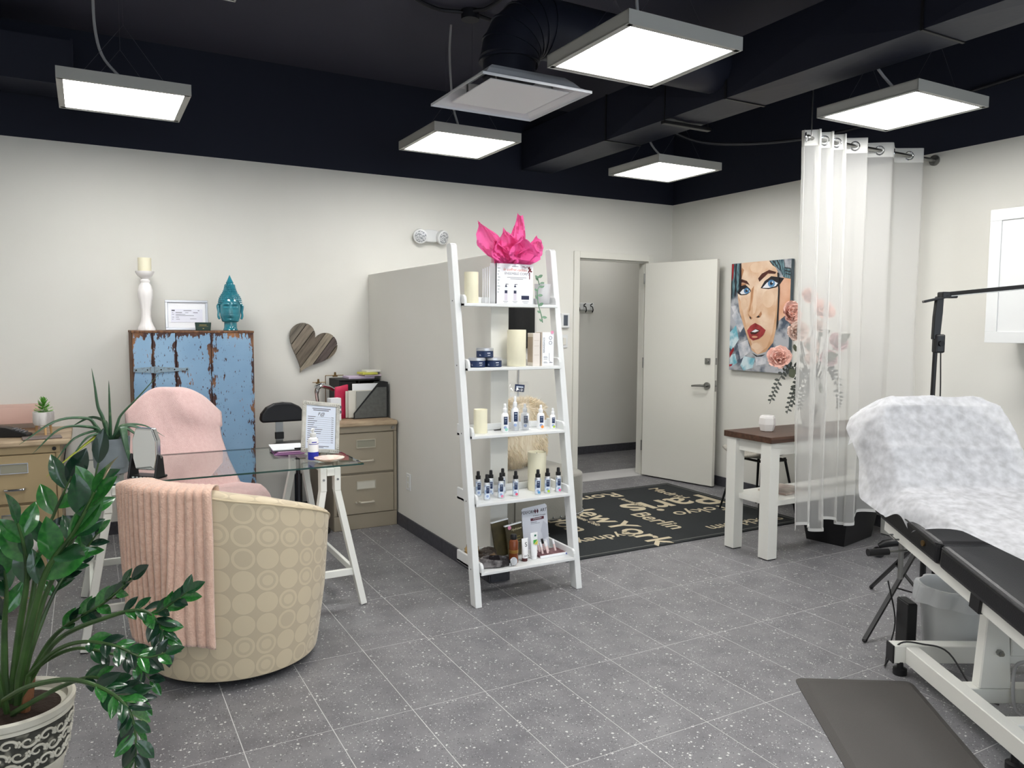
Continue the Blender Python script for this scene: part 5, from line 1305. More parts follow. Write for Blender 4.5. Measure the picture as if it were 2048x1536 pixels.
lettering('la beaute a la carte', .011, M_print, o, (.03, -.0036, .19), shear=.3)
MB().prism([(-.03, .161), (.06, .166), (.06, .182), (-.03, .176)], .0032, .0042, lambda a, b, h: (a, -h, b)).build('wine_banner', mat('wine_print', c(90, 40, 56), .5), o, smooth=0)
lettering('CALADERM', .011, M_paper, o, (.015, -.0048, .172), (pi/2, -.04, 0))
mb = MB(); mb.box(-.03, .01, -.0042, -.0032, .152, .155).box(-.03, .03, -.0042, -.0032, .145, .1465)
mb.build('print', M_print, o, smooth=0)
MB().prism([(.035, .1), (.055, .155), (.083, .13), (.083, .06), (.05, .05)], .0031, .0036, lambda a, b, h: (a, -h, b)).build('face_profile_print', mat('pale_silver_print', c(200, 204, 216), .4), o, smooth=0)
MB().box(-.088, .088, -.085, .02, .001, .012).build('tray', mat('wine_tray', c(92, 52, 58), .4, n=(30, c(130, 90, 94), .5, .6)), t, smooth=0, bevel=.001)
MB().box(-.09, .09, -.094, -.0852, .001, .0125).build('tray_lip', M_paper, t, smooth=0)
for k, (x, y) in enumerate(((-.05, -.05), (-.02, -.055), (.0, -.03), (.045, -.035), (-.045, -.01), (-.005, .0), (-.07, -.02))):
    q = MB().cyl((x, y, .0122), (x-.008, y+.006, .05), .006, n=12).build('lip_tester', mat('pale_pink_gloss', c(240, 216, 214), .3), t)
    MB().cyl((x-.008, y+.006, .0502), (x-.013, y+.01, .076), .0068, n=12).build('tester_cap', M_wp if k != 5 else M_black, q)
MB().cyl((.078, -.0942, .006), (.078, -.095, .006), .0045, n=14).build('blue_dot', mat('blue_dot', c(60, 80, 170), .4), t, smooth=0)
# ================================================================ WAITING CORNER BEHIND THE SHELF
M_greyv = mat('grey_velvet', c(140, 138, 130), .8, sheen=.3, bump=(120, .2), n=(4, c(126, 124, 116), .3, .7))
t = thing('slipper_chair', 'grey upholstered seat with nail-head trim behind the ladder shelf', 'armchair', (.66, -1.2, 0))
pl = []
for k in range(40):
    a = 2*pi*k/40; e = .45
    pl.append((.42*(abs(cos(a))**e)*(1 if cos(a) > 0 else -1), .36*(abs(sin(a))**e)*(1 if sin(a) > 0 else -1)))
MB().prism(pl, .14, .44).build('seat_base', M_greyv, t, smooth=30, bevel=.02, segs=3)
MB().prism([(-.42, .44), (-.30, .44), (-.34, .86), (-.42, .9)], -.33, .33, lambda a, b, h: (a, h, b)).build('backrest', M_greyv, t, smooth=0, bevel=.02, segs=3)
mb = MB()
for k in range(90):
    a = 2*pi*k/90; e = .45
    mb.sphere((.424*(abs(cos(a))**e)*(1 if cos(a) > 0 else -1), .364*(abs(sin(a))**e)*(1 if sin(a) > 0 else -1), .165), .007, 8)
mb.build('nail_heads', M_chrome, t)['kind'] = 'stuff'
mb = MB()
for x in (-.2, .2): mb.box(x-.002, x+.002, -.364, -.356, .15, .43)
mb.build('seam', mat('dark_seam', c(100, 98, 92), .9), t, smooth=0)
for x in (-.32, .32):
    for y in (-.26, .26): MB().cyl((x, y, .14), (x, y, .0095), .022, .015).build('leg', M_black, t)
M_fur = mat('cream_fur', c(240, 229, 206), .9, sheen=.5, n=(20, c(216, 198, 166), .4, .75), stretch=(3, 3, .5))
t = thing('fur_cushion', 'shaggy cream fur cushion propped on the grey upholstered seat', 'cushion', (.74, -1.13, .445), .25)
def cush(u, v):
    a, p = 2*pi*u, lerp(-pi/2, pi/2, v); e = .55; f_ = lambda q: abs(q)**e*(1 if q > 0 else -1)
    return (.23*f_(cos(p))*f_(cos(a)), .075*cos(p)*sin(a), .23+.225*f_(sin(p)))
MB().grid(cush, 32, 20, True).build('cushion_body', M_fur, t)
mb = MB(); r5 = random.Random(5)
for k in range(5200):
    u, v = r5.random(), r5.uniform(.03, 1); p = Vector(cush(u, v)); q = Vector(cush(u, min(1, v+.02)))
    n_ = Vector((p.x*.6, p.y*6, (p.z-.23)*.5)).normalized(); L_ = r5.uniform(.03, .055)
    d = (n_*.55+Vector((r5.uniform(-.35, .35), 0, -1.0 if p.z < .4 else -.2))).normalized(); s = Vector((r5.uniform(-1, 1), r5.uniform(-1, 1), 0)).normalized()*.0022
    mb.add([p-s, p+s, p+n_*.012+d*L_*.6+s*.6, p+n_*.008+d*L_], [(0, 1, 2), (0, 2, 3)])
o = mb.build('fur_pile', M_fur, t, smooth=0); o['kind'] = 'stuff'

# rug with city names
M_rug = mat('charcoal_rug', c(38, 42, 44), .95, bump=(200, .5), n=(3, c(32, 36, 38), .3, .7))
M_rugt = mat('cream_rug_yarn', c(196, 184, 158), .95, bump=(200, .4))
RX0, RX1, RY0, RY1 = .58, 2.70, -1.99, -.44
RG = thing('city_rug', 'charcoal rug woven with cream city names in front of the door', 'rug', ((RX0+RX1)/2, (RY0+RY1)/2, 0))
hx, hy = (RX1-RX0)/2, (RY1-RY0)/2
MB().box(-hx, hx, -hy, hy, .0005, .008).build('pile', M_rug, RG, smooth=0, bevel=.002)
mb = MB()
for e in (.035,):
    for s in (-1, 1):
        mb.box(-hx+e, hx-e, s*(hy-e)-.003, s*(hy-e)+.003, .006, .0088).box(s*(hx-e)-.003, s*(hx-e)+.003, -hy+e, hy-e, .006, .0088)
mb.build('border_line', mat('grey_rug_yarn', c(120, 120, 116), .95), RG, smooth=0)
def city(body, size, x, y, ang, sx=1.0, bold=.001):
    lettering(body, size, M_rugt, RG, (x-(RX0+RX1)/2, y-(RY0+RY1)/2, .0085), (0, 0, ang), 'LEFT', .0006, sx, 'city_name', 'BOTTOM_BASELINE', bold=bold)
# names reading towards -x (seen upside down from the desk) and names reading towards -y
W, Sd = pi, -pi/2
city('Paris', .47, 2.64, -.95, W, 1.0, .006); city('Tokyo', .2, 2.52, -1.33, W, 1.05); city('Rome', .22, 2.02, -.55, W, 1.1, .002); city('Sydney', .155, 1.34, -1.62, W, 1.05)
city('Stockholm', .165, 2.62, -1.77, W); city('NewYork', .30, 1.30, -.76, Sd, 1.02, .004); city('Berlin', .215, 1.66, -1.22, Sd, 1.0, .002); city('Madrid', .15, 2.37, -.56, Sd, 1.05)
city('London', .26, .98, -.62, Sd, 1.05, .003); city('Amsterdam', .075, 1.9, -.76, Sd, .95, .001); city('Athens Oslo', .075, 1.235, -1.03, Sd, .95, .001); city('Moscow', .15, .75, -.9, Sd, 1.0)

# ================================================================ PAINTING ON THE RIGHT WALL
t = thing('portrait_canvas', 'canvas painting of a woman with blue eyes and red lips on the wall', 'painting', (3.068, -1.17, 1.07))
CW, CH = .655, .93
MB().box(-.036, 0, -CW/2, CW/2, 0, CH).build('stretched_canvas', mat('canvas_side', c(90, 104, 112), .8), t, smooth=0, bevel=.002)
def cvt(x, y):
    a = (x-95)/512; top = 120-48*a; bot = 1020+22*a; return (CW/2-a*CW, CH*(1-(y-top)/(bot-top)))
def pm(name, col, col2, sc=6, lo=.4, hi=.65, st=None): return mat('paint_'+name, c(*col), .5, n=(sc, c(*col2), lo, hi), stretch=st)
PMS = [pm('ground', (176, 178, 184), (72, 84, 100), 9, .42, .6), pm('skin', (214, 174, 140), (236, 214, 192), 5), pm('hair', (44, 70, 82), (116, 150, 158), 16, .4, .6, (1, 6, 1)), pm('brown', (58, 28, 22), (84, 44, 34)), pm('black', (24, 22, 26), (40, 36, 42)),
       pm('white', (236, 236, 238), (214, 218, 226)), pm('iris', (96, 146, 186), (60, 104, 150), 30), pm('lip', (130, 34, 38), (176, 70, 70), 10), pm('shade', (170, 118, 82), (196, 144, 106), 6), pm('glow', (230, 202, 176), (222, 190, 160), 8),
       pm('aqua', (110, 178, 196), (206, 224, 230), 12, .4, .6), pm('red', (176, 40, 46), (140, 30, 36)), pm('peach', (216, 160, 128), (232, 190, 164), 5), pm('chalk', (214, 214, 218), (160, 168, 180), 14), pm('tan', (198, 152, 114), (222, 184, 150), 6)]
LY = [0]
def paint(k, pts, mbp):
    LY[0] += 1; d = .0364+.00012*LY[0]; mbp.mi = k
    mbp.poly([(-d, *cvt(x, y)) for x, y in pts])
def circ(x, y, r, ry=None): return [(x+r*cos(2*pi*k/20), y+(ry or r)*sin(2*pi*k/20)) for k in range(20)]
mb = MB()
paint(0, [(95, 122), (607, 72), (607, 1041), (95, 1020)], mb)
for pts in ([(95, 700), (150, 640), (180, 760), (120, 850), (95, 830)], [(200, 980), (230, 900), (330, 920), (310, 1000), (230, 1025)], [(97, 900), (150, 880), (170, 960), (110, 1000)]): paint(10, pts, mb)
for pts in ([(110, 560), (150, 500), (230, 640), (190, 700)], [(170, 800), (260, 760), (290, 860), (200, 930)], [(100, 480), (150, 470), (140, 560)], [(330, 900), (420, 880), (430, 960), (340, 980)]): paint(13, pts, mb)
paint(11, [(97, 880), (130, 825), (140, 850), (100, 920)], mb); paint(11, [(97, 975), (130, 970), (120, 990), (97, 992)], mb); paint(4, [(300, 870), (350, 895), (420, 880), (390, 900), (340, 905)], mb)
paint(12, [(510, 230), (607, 220), (607, 520), (515, 600)], mb)
paint(1, [(185, 112), (450, 86), (500, 180), (520, 290), (520, 480), (505, 640), (480, 780), (420, 860), (350, 885), (300, 850), (265, 760), (220, 640), (180, 520), (160, 400), (158, 270)], mb)
paint(14, [(160, 380), (180, 520), (220, 640), (265, 760), (300, 850), (350, 885), (310, 830), (280, 740), (245, 640), (215, 540), (190, 440)], mb)
paint(14, [(520, 300), (520, 480), (505, 640), (480, 780), (420, 860), (350, 885), (430, 820), (470, 700), (490, 560), (500, 420)], mb)
paint(8, [(190, 150), (170, 260), (160, 300), (185, 260), (210, 170)], mb)
paint(9, circ(320, 150, 55, 42), mb); paint(9, circ(430, 410, 50, 75), mb); paint(9, circ(215, 460, 26, 50), mb); paint(9, circ(335, 815, 40, 28), mb)
paint(14, [(275, 340), (305, 300), (300, 400), (285, 500), (262, 560), (252, 520), (272, 440)], mb)
paint(8, [(282, 345), (300, 310), (292, 420), (276, 510), (262, 530), (276, 440)], mb)
paint(9, [(305, 330), (325, 340), (330, 480), (320, 530), (300, 545), (298, 440)], mb)
paint(8, [(255, 535), (280, 560), (300, 575), (285, 588), (268, 565)], mb); paint(4, [(270, 562), (284, 568), (288, 584), (276, 580)], mb)
paint(8, [(325, 570), (350, 550), (372, 515), (380, 540), (365, 568), (345, 575)], mb); paint(4, [(335, 562), (356, 552), (362, 566), (345, 572)], mb)
paint(3, [(150, 268), (195, 248), (240, 262), (270, 302), (250, 290), (205, 276), (155, 284)], mb)
paint(3, [(338, 240), (368, 200), (430, 167), (490, 185), (482, 200), (420, 198), (350, 268)], mb)
for pts in ([(152, 350), (175, 305), (225, 292), (272, 330), (280, 350), (240, 378), (190, 384), (165, 372)], [(362, 322), (395, 262), (450, 220), (515, 228), (556, 236), (520, 290), (495, 312), (430, 328)]): paint(4, pts, mb)
for pts in ([(180, 362), (205, 334), (250, 322), (275, 350), (240, 371), (195, 375)], [(378, 318), (415, 274), (460, 253), (506, 278), (488, 304), (430, 319)]): paint(5, pts, mb)
for x, y, r in ((240, 345, 25), (453, 281, 31)): paint(6, circ(x, y, r*.95, r), mb); paint(4, circ(x, y, r*.42), mb); paint(5, circ(x+r*.3, y-r*.35, r*.2), mb)
paint(8, [(160, 300), (190, 280), (240, 288), (225, 296), (185, 306)], mb)
paint(7, [(255, 682), (285, 640), (325, 616), (345, 626), (375, 640), (418, 676), (395, 722), (358, 752), (310, 766), (280, 745), (262, 704)], mb)
paint(3, [(282, 700), (330, 664), (372, 680), (335, 712), (296, 714)], mb); paint(5, [(294, 692), (330, 670), (360, 682), (325, 696)], mb); paint(12, circ(325, 735, 26, 9), mb)
for k in range(7): x = 100+k*12; paint(2 if k % 3 else 4, [(x, 122-k), (x+14, 121-k), (x+10+k*2, 300), (x+2, 470-k*22), (x-2, 300)], mb)
for k in range(9):
    y0 = 78+k*7; paint(2 if k % 3 else 4, [(430+k*10, 92-k), (450+k*12, 88-k), (520+k*6, 140+k*8), (607, 150+k*9), (607, 168+k*9), (520+k*4, 165+k*8), (460+k*9, 130)], mb)
paint(4, [(500, 190), (512, 190), (524, 330), (520, 620), (505, 680), (512, 480), (512, 330)], mb); paint(11, [(104, 124), (122, 122), (118, 240), (106, 270)], mb)
mb.build('painted_portrait', PMS, t, smooth=0)

# ================================================================ CONSOLE TABLE
M_walnut = mat('dark_walnut', c(88, 62, 48), .4, n=(5, c(58, 38, 30), .35, .7), stretch=(1, 9, 9))
t = thing('console_table', 'narrow white table with a dark walnut top and a lower shelf', 'table', (2.34, -2.368, 0))
o = MB().box(-.655, .655, -.2, .2, .737, .775).build('table_top', M_walnut, t, smooth=0, bevel=.002)
MB().box(-.6545, .6545, -.2006, .2, .754, .7555).build('edge_groove', mat('dark_groove', c(36, 24, 20), .7), o, smooth=0)
for sx in (-1, 1):
    for sy in (-1, 1): MB().box(sx*.6-.04, sx*.6+.04, sy*.145-.04, sy*.145+.04, .006, .736).build('leg', M_wwood, t, smooth=0, bevel=.002); MB().box(sx*.6-.035, sx*.6+.035, sy*.145-.035, sy*.145+.035, 0, .006).build('foot_pad', M_black, t, smooth=0)
for sy in (-1, 1): MB().box(-.56, .56, sy*.16-.01, sy*.16+.01, .655, .736).build('apron', M_wwood, t, smooth=0, bevel=.001)
for sx in (-1, 1): MB().box(sx*.6-.01, sx*.6+.01, -.105, .105, .655, .736).build('end_apron', M_wwood, t, smooth=0, bevel=.001)
MB().box(-.6, .6, -.17, .17, .335, .37).build('lower_shelf', M_wwood, t, smooth=0, bevel=.002)
o = MB().box(-.14, .14, -.1, .1, 0, .012).build('magazine', mat('magazine_cover', c(150, 132, 124), .35, n=(8, c(210, 200, 190), .4, .6)), smooth=0, bevel=.001); o.location = (2.06, -2.34, .3705); o.rotation_euler = (0, 0, .2)
tag(o, 'glossy magazine lying on the lower shelf of the white table', 'magazine')
o = MB().lathe([(.03, 0), (.043, .001), (.055, .045), (.052, .085), (.045, .1), (.038, .1), (.036, .09), (.0001, .085)], 6).build('faceted_holder', mat('matte_white_ceramic', c(232, 230, 228), .5), smooth=0, bevel=.002)
o.location = (1.905, -2.33, .7755); o.rotation_euler = (0, 0, .5); tag(o, 'faceted matte white holder on the walnut table top', 'holder')
M_tapv = mat('grey_white_vase', c(196, 194, 188), .5, n=(16, c(92, 92, 88), .5, .6), stretch=(1, 1, .35))
t = thing('flower_vase', 'patterned grey and white vase on the table behind the curtain edge', 'vase', (2.335, -2.33, .7755))
MB().lathe([(.045, 0), (.06, .004), (.075, .06), (.085, .14), (.08, .22), (.055, .29), (.045, .32), (.052, .34), (.045, .34), (.038, .32), (.06, .2), (.0001, .05)], 40).build('vase_body', M_tapv, t)
# bouquet: stands in the vase
FB = thing('bouquet', 'bouquet of pink peonies, twigs and drooping eucalyptus', 'flowers', (2.335, -2.33, 1.05))
M_pet = [mat('petal_pink', c(236, 186, 172), .7, n=(12, c(244, 208, 196), .4, .7)), mat('petal_blush', c(232, 208, 196), .7, n=(12, c(214, 186, 172), .4, .7)), mat('petal_rose', c(216, 176, 178), .7)]
M_twig = mat('dark_twig', c(58, 46, 40), .7); M_euc = mat('dusty_eucalyptus', c(62, 66, 62), .7, n=(10, c(90, 96, 90), .4, .7)); M_leafd = mat('silk_leaf', c(78, 84, 66), .6)
pet = [MB().grid(lambda u, v: ((2*u-1)*.55*interp([(0, .3), (.5, 1), (.85, .85), (1, .45)], v), v*.95, .35*v*v*(1-.4*abs(2*u-1))+.09*sin(u*9)*v), 7, 7).mesh('petal', m_) for m_ in M_pet]
def flower(p, r, k, seed):
    p = Vector(p)-Vector(FB.location); q = random.Random(seed)
    st = MB().tube(spline([(0, 0, -.2), (p.x*.3, p.y*.3, .05), (p.x*.8, p.y*.8, p.z-.05), tuple(p)], 10), .004, 6).build('flower_stem', M_leafd, FB)
    face = Vector((-.35, -.8, .35)).normalized(); face = (face+Vector((q.uniform(-.4, .4), q.uniform(-.3, .1), q.uniform(-.3, .4)))).normalized()
    X = face.cross(Vector((0, 0, 1))).normalized(); Y = X.cross(face)
    for ring, (n_, tl, sc) in enumerate(((9, .15, 1.0), (8, .55, .85), (7, .95, .7), (5, 1.3, .5))):
        for i in range(n_):
            a = 2*pi*i/n_+ring*.4+q.uniform(-.2, .2); d = (X*cos(a)+Y*sin(a)); dr_ = (d*cos(tl)+face*sin(tl)).normalized(); nn = (face*cos(tl)-d*sin(tl)).normalized(); x = dr_.cross(nn)
            M4 = Matrix((x, dr_, nn)).transposed().to_4x4() @ Matrix.Scale(r*sc*q.uniform(.85, 1.1), 4); M4.translation = p-face*.02
            link('petal', pet[k], st, M4)
flower((1.958, -2.36, 1.252), .085, 0, 1); flower((2.093, -2.33, 1.545), .085, 0, 2); flower((2.1, -2.38, 1.42), .075, 1, 3); flower((2.22, -2.4, 1.33), .06, 1, 4); flower((2.2, -2.42, 1.24), .05, 1, 8)
flower((2.381, -2.35, 1.56), .085, 0, 5); flower((2.47, -2.4, 1.35), .08, 2, 6); flower((2.36, -2.42, 1.25), .07, 2, 7); flower((2.3, -2.3, 1.66), .06, 0, 9); flower((2.24, -2.44, 1.46), .05, 1, 10)
el = MB().grid(lambda u, v: ((2*u-1)*.28*sin(pi*min(1, v*.9+.08)), v, .15*v*v), 4, 5).mesh('leaf', M_euc)
for pts, n_ in (([(-.1, -.02, .12), (-.32, -.06, .14), (-.42, -.06, .03), (-.48, -.06, -.09)], 22), ([(-.06, -.03, .1), (-.2, -.06, .1), (-.28, -.07, -.02), (-.33, -.07, -.16)], 26), ([(-.05, -.05, .1), (-.14, -.08, .1), (-.21, -.09, -.03), (-.25, -.09, -.14)], 26), ([(.0, -.06, .1), (.06, -.1, .1), (.1, -.12, -.05), (.1, -.12, -.15)], 22), ([(-.05, -.02, .12), (-.17, -.04, .1), (-.23, -.05, 0), (-.26, -.05, -.12)], 24)):
    cp = spline(pts, 30); st = MB().tube(cp, .0022, 5).build('eucalyptus_sprig', M_euc, FB)
    for k in range(n_):
        i = 5+int(24*k/n_); p = cp[i]; T = (cp[min(29, i+1)]-cp[i-1]).normalized(); sd = T.cross(Vector((-.4, -.9, 0))).normalized()*(1 if k % 2 else -1)
        d = (T*.5+sd+Vector((0, rnd.uniform(-.5, .3), 0))).normalized(); x = d.cross(Vector((-.3, -.9, .3))).normalized(); z = x.cross(d)
        M4 = Matrix((x, d, z)).transposed().to_4x4() @ Matrix.Scale(.036*(1.2-.5*k/n_), 4); M4.translation = p; link('leaf', el, st, M4)
for pts in ([(0, 0, 0), (-.08, -.04, .3), (-.1, -.06, .45), (-.13, -.06, .6)], [(0, 0, 0), (.06, -.03, .3), (.08, -.02, .55), (.05, -.02, .75)], [(0, 0, 0), (.12, -.05, .25), (.2, -.05, .4)]):
    MB().tube(spline(pts, 16), [.006-.0003*i for i in range(16)], 6).build('twig', M_twig, FB)
ll = MB().grid(lambda u, v: ((2*u-1)*.3*sin(pi*min(1, v*.93+.05)), v, .1*v*v), 5, 7).mesh('leaf', M_leafd)
for p, a, s in (((-.22, -.1, .18), 2.8, .1), ((-.3, -.1, .12), 3.5, .1), ((-.16, -.12, .1), 4.4, .1), ((-.18, -.12, .28), 3.3, .09), ((-.12, -.12, .35), .3, .09), ((-.1, -.13, .04), 4.8, .09), ((-.05, -.12, .2), .2, .1), ((.1, -.1, .3), .6, .1), ((-.26, -.08, .26), 3.0, .08)):
    d = Vector((cos(a), -.2, sin(a))).normalized(); x = d.cross(Vector((0, -1, .3))).normalized(); z = x.cross(d)
    M4 = Matrix((x, d, z)).transposed().to_4x4() @ Matrix.Scale(s, 4); M4.translation = p; link('leaf', ll, FB, M4)
# shell chair behind the table
M_shell = mat('grey_felt_shell', c(176, 172, 162), .85, n=(120, c(156, 152, 144), .4, .6))
t = thing('shell_chair', 'grey felt shell chair on thin black legs behind the white table', 'chair', (2.6, -1.62, .009), radians(90))
def shl(u, v):
    s = 2*u-1; hw = interp([(0, .2), (.3, .235), (.55, .24), (.8, .22), (1, .15)], v)
    y = interp([(0, .22), (.3, .05), (.5, -.12), (.6, -.19), (1, -.25)], v); z = interp([(0, .46), (.12, .455), (.4, .43), (.52, .46), (.62, .5), (1, .62)], v)
    return (s*hw, y-.02*s*s, z+.05*s*s*(1 if v < .6 else .3)+(.03*s*s if .3 < v < .7 else 0))
subs(solid(MB().grid(shl, 13, 17).build('seat_shell', M_shell, t), .03), 1)
for sx in (-1, 1):
    for sy in (-1, 1): MB().tube([(sx*.13, sy*.12-.02, .435), (sx*.2, sy*.2, .004)], [.011, .008], 10).build('leg', M_blackm, t)
MB().tube([(-.15, -.13, .42), (.15, -.13, .42), (.15, .1, .42), (-.15, .1, .42)], .01, 8, closed=True).build('seat_bracket', M_blackm, t)
o = thing('storage_box', 'black tapered storage box on the floor below the curtain', 'box', (2.575, -2.47, 0), radians(12))
bx_ = MB(); q0, q1 = (.2, .13), (.235, .165)
o.location = (2.56, -2.40, 0)
bx_.add([(-q0[0], -q0[1], 0), (q0[0], -q0[1], 0), (q0[0], q0[1], 0), (-q0[0], q0[1], 0), (-q1[0], -q1[1], .25), (q1[0], -q1[1], .25), (q1[0], q1[1], .25), (-q1[0], q1[1], .25)], [(0, 3, 2, 1), (0, 1, 5, 4), (1, 2, 6, 5), (2, 3, 7, 6), (3, 0, 4, 7)])
solid(bx_.build('box_body', M_black, o, smooth=0), .004); MB().box(-.24, .24, -.17, -.162, .24, .255).box(-.24, .24, .162, .17, .24, .255).box(-.24, -.232, -.162, .162, .24, .255).box(.232, .24, -.162, .162, .24, .255).build('rim', M_black, o, smooth=0)

# ================================================================ SHEER CURTAIN
M_sheer = thin('sheer_voile', c(244, 244, 242), .54, trl=.4)
YC, ZRod = -2.64, 2.57
t = thing('curtain_rod', 'brushed steel curtain rod running to the right wall', 'curtain rod', (1.84, YC, ZRod))
MB().cyl((0, 0, 0), (XR-1.84-.012, 0, 0), .0125, n=16).build('rod', M_steel, t)
MB().cyl((XR-1.84-.014, 0, 0), (XR-1.84, 0, 0), .035, n=20).build('wall_flange', M_steel, t)
MB().sphere((-.01, 0, 0), .02, 14).build('finial', M_steel, t)
MB().cyl((.02, 0, .012), (.02, 0, ZC-ZRod), .004, n=8).cyl((.02, 0, ZC-ZRod-.01), (.02, 0, ZC-ZRod), .02, n=12).build('ceiling_hanger', M_steel, t)
t = thing('sheer_curtain', 'sheer white floor-length voile curtain hanging from steel grommets', 'curtain', (1.80, YC, 0))
NF = 6
def cx_(u): return interp([(0, 0), (.42, .36), (.7, .70), (1, 1.14)], u)
def curt(u, v):
    k = 1-v; amp = lerp(.045, .036, k)
    ph = 2*pi*NF*interp([(0, 0), (.4, .5), (.7, .76), (1, 1)], u)
    x = cx_(u)+.055*k*(1 if u < .5 else .35)*(.6+.4*sin(3*u))+.018*sin(2*ph)*(1 if u < .5 else .6)+.012*noise.noise(Vector((u*5, v*3, 0)))
    y = amp*sin(ph)+.012*noise.noise(Vector((u*14, v*2.2, 4)))*k*2
    z = lerp(.195+.03*sin(ph*.5)+.02*u, 2.62, v)
    if v < .001: z -= .0
    return (x, y, z)
MB().grid(curt, 161, 40).build('voile_panel', M_sheer, t, smooth=180)
M_hem = thin('voile_hem', c(248, 248, 246), .12, trl=.4)
MB().grid(lambda u, v: (lambda p: (p[0], p[1]-.002, p[2]))(curt(u, lerp(.962, 1.0, v))), 161, 4).build('header_tape', M_hem, t, smooth=180)
MB().grid(lambda u, v: (lambda p: (p[0], p[1]-.002, p[2]))(curt(u, lerp(0, .008, v))), 161, 3).build('bottom_hem', M_hem, t, smooth=180)
for s in (0, 1): MB().grid(lambda u, v: (lambda p: (p[0], p[1]-.002, p[2]))(curt(lerp(0, .008, u) if s == 0 else lerp(.992, 1, u), v)), 4, 40).build('side_hem', M_hem, t, smooth=180)
for k in range(NF*2):
    u0 = (k+.0)/(NF*2)+.02
    best = min([u0+q*.002 for q in range(-20, 40)], key=lambda q: abs(curt(max(0, min(1, q)), .98)[1])); best = max(.004, min(.996, best))
    p = Vector(curt(best, .98)); d = (Vector(curt(min(1, best+.004), .98))-Vector(curt(max(0, best-.004), .98))).normalized(); n_ = d.cross(Vector((0, 0, 1))).normalized()
    p.y = 0; p.z = ZRod
    MB().tube([p+d*.026*cos(2*pi*q/20)+Vector((0, 0, .026*sin(2*pi*q/20))) for q in range(20)], .0055, 8, closed=True).build('grommet', M_chrome, t)
# ================================================================ TREATMENT BED AND THINGS AROUND IT
E1 = Vector((cos(YAW), -sin(YAW), 0)); E2 = Vector((sin(YAW), cos(YAW), 0)); C0 = Vector((-1.953, -5.8593, 0))
def at(lat, dep, z=0): return tuple(C0+E1*lat+E2*dep+Vector((0, 0, z)))
M_wmet = mat('white_powder_coat', c(232, 232, 226), .35)
BED = thing('treatment_bed', 'white-framed adjustable treatment bed with black padded cushions', 'bed', at(1.95, 3.14), -YAW)
fr = MB().box(-.345, .36, -.03, .03, .05, .125).build('base_crossbar', M_wmet, BED, smooth=0, bevel=.003)
MB().box(-.352, -.3452, -.031, .031, .049, .126).build('end_cap', M_black, fr, smooth=0, bevel=.002)
for x in (-.3, .27): MB().box(x-.0, x+.055, -1.35, -.0305, .052, .122).build('base_rail', M_wmet, BED, smooth=0, bevel=.003)
MB().box(-.345, .36, -1.41, -1.351, .05, .125).build('base_crossbar', M_wmet, BED, smooth=0, bevel=.003)
for x, y in ((-.315, -.02), (.3, -.02), (-.29, -.72), (.3, -.72), (-.3, -1.36), (.3, -1.36)): MB().lathe([(.026, 0), (.028, .004), (.028, .026), (.014, .03), (.012, .055)], 20, x, y).build('levelling_foot', M_black, BED)
for y in (-.36, -.62): MB().box(-.244, .269, y-.03, y+.03, .06, .118).build('cross_member', M_wmet, BED, smooth=0, bevel=.003)
MB().prism([(-.215, .118), (-.095, .118), (-.125, .5), (-.19, .5)], -.395, -.345, lambda a, b, h: (a, h, b)).build('upright_plate', M_wmet, BED, smooth=0, bevel=.004)
for z in (.45, .26): MB().cyl((-.15, -.395, z), (-.15, -.412, z), .012, n=6).cyl((-.15, -.412, z), (-.15, -.42, z), .007, n=12).build('bolt', M_steel, BED)
MB().box(-.1, .3, -.39, -.33, .24, .31).build('lift_arm', M_wmet, BED, smooth=0, bevel=.004)
MB().box(-.06, .22, -.66, -.5, .125, .24).build('motor_box', mat('ivory_plastic', c(206, 202, 178), .5), BED, smooth=0, bevel=.006)
TL = math.atan(.146)
SF = Matrix.Translation((0, .06, .545)) @ Matrix.Rotation(TL, 4, 'X')       # tilted seat frame: local y runs along the bed
def inS(o): o.matrix_basis = SF; return o
for x in (-.31, .275): inS(MB().box(x, x+.035, -1.25, .12, 0, .05).build('seat_rail', M_wmet, BED, smooth=0, bevel=.003))
inS(MB().box(-.275, .275, -.64, -.6, .004, .046).build('seat_cross_rail', M_wmet, BED, smooth=0))
inS(MB().box(-.32, -.27, -.6, -.54, -.005, .052).build('joint_block', M_black, BED, smooth=0, bevel=.003))
for y0, y1 in ((-.34, .13), (-1.2, -.348)):
    o = inS(MB().box(-.335, .335, y0, y1, .052, .145).build('seat_cushion', M_vinyl, BED, smooth=0, bevel=.02, segs=3))
    q = .335; MB().tube([(-q, y0+.02, .137), (-q+.02, y0, .137), (q-.02, y0, .137), (q, y0+.02, .137), (q, y1-.02, .137), (q-.02, y1, .137), (-q+.02, y1, .137), (-q, y1-.02, .137)], .0035, 6, closed=True).build('piping', M_vinyl, o)
inS(MB().tube([(-.33, -.0, .03), (-.345, -.0, .03), (-.345, -.05, .03), (-.33, -.05, .03)], .004, 6).build('pull_ring', M_steel, BED))
inS(MB().cyl((-.336, -.24, .1), (-.341, -.24, .1), .012, n=14).build('brass_eyelet', M_brass, BED))
MB().cyl((-.285, .07, .55), (-.285, .07, .38), .011).build('gas_strut', M_steel, BED); MB().cyl((-.285, .07, .56), (-.285, .07, .7), .014).build('strut_sleeve', M_steel, BED)
MB().cyl((-.28, .03, .515), (-.37, .02, .512), .005).build('lever_rod', M_steel, BED); MB().cyl((-.365, .02, .512), (-.455, .012, .51), .014, .016, n=14).build('lever_grip', M_black, BED)
BF = Matrix.Translation((0, .15, .66)) @ Matrix.Rotation(radians(57), 4, 'X')   # backrest plane: local y runs up the back
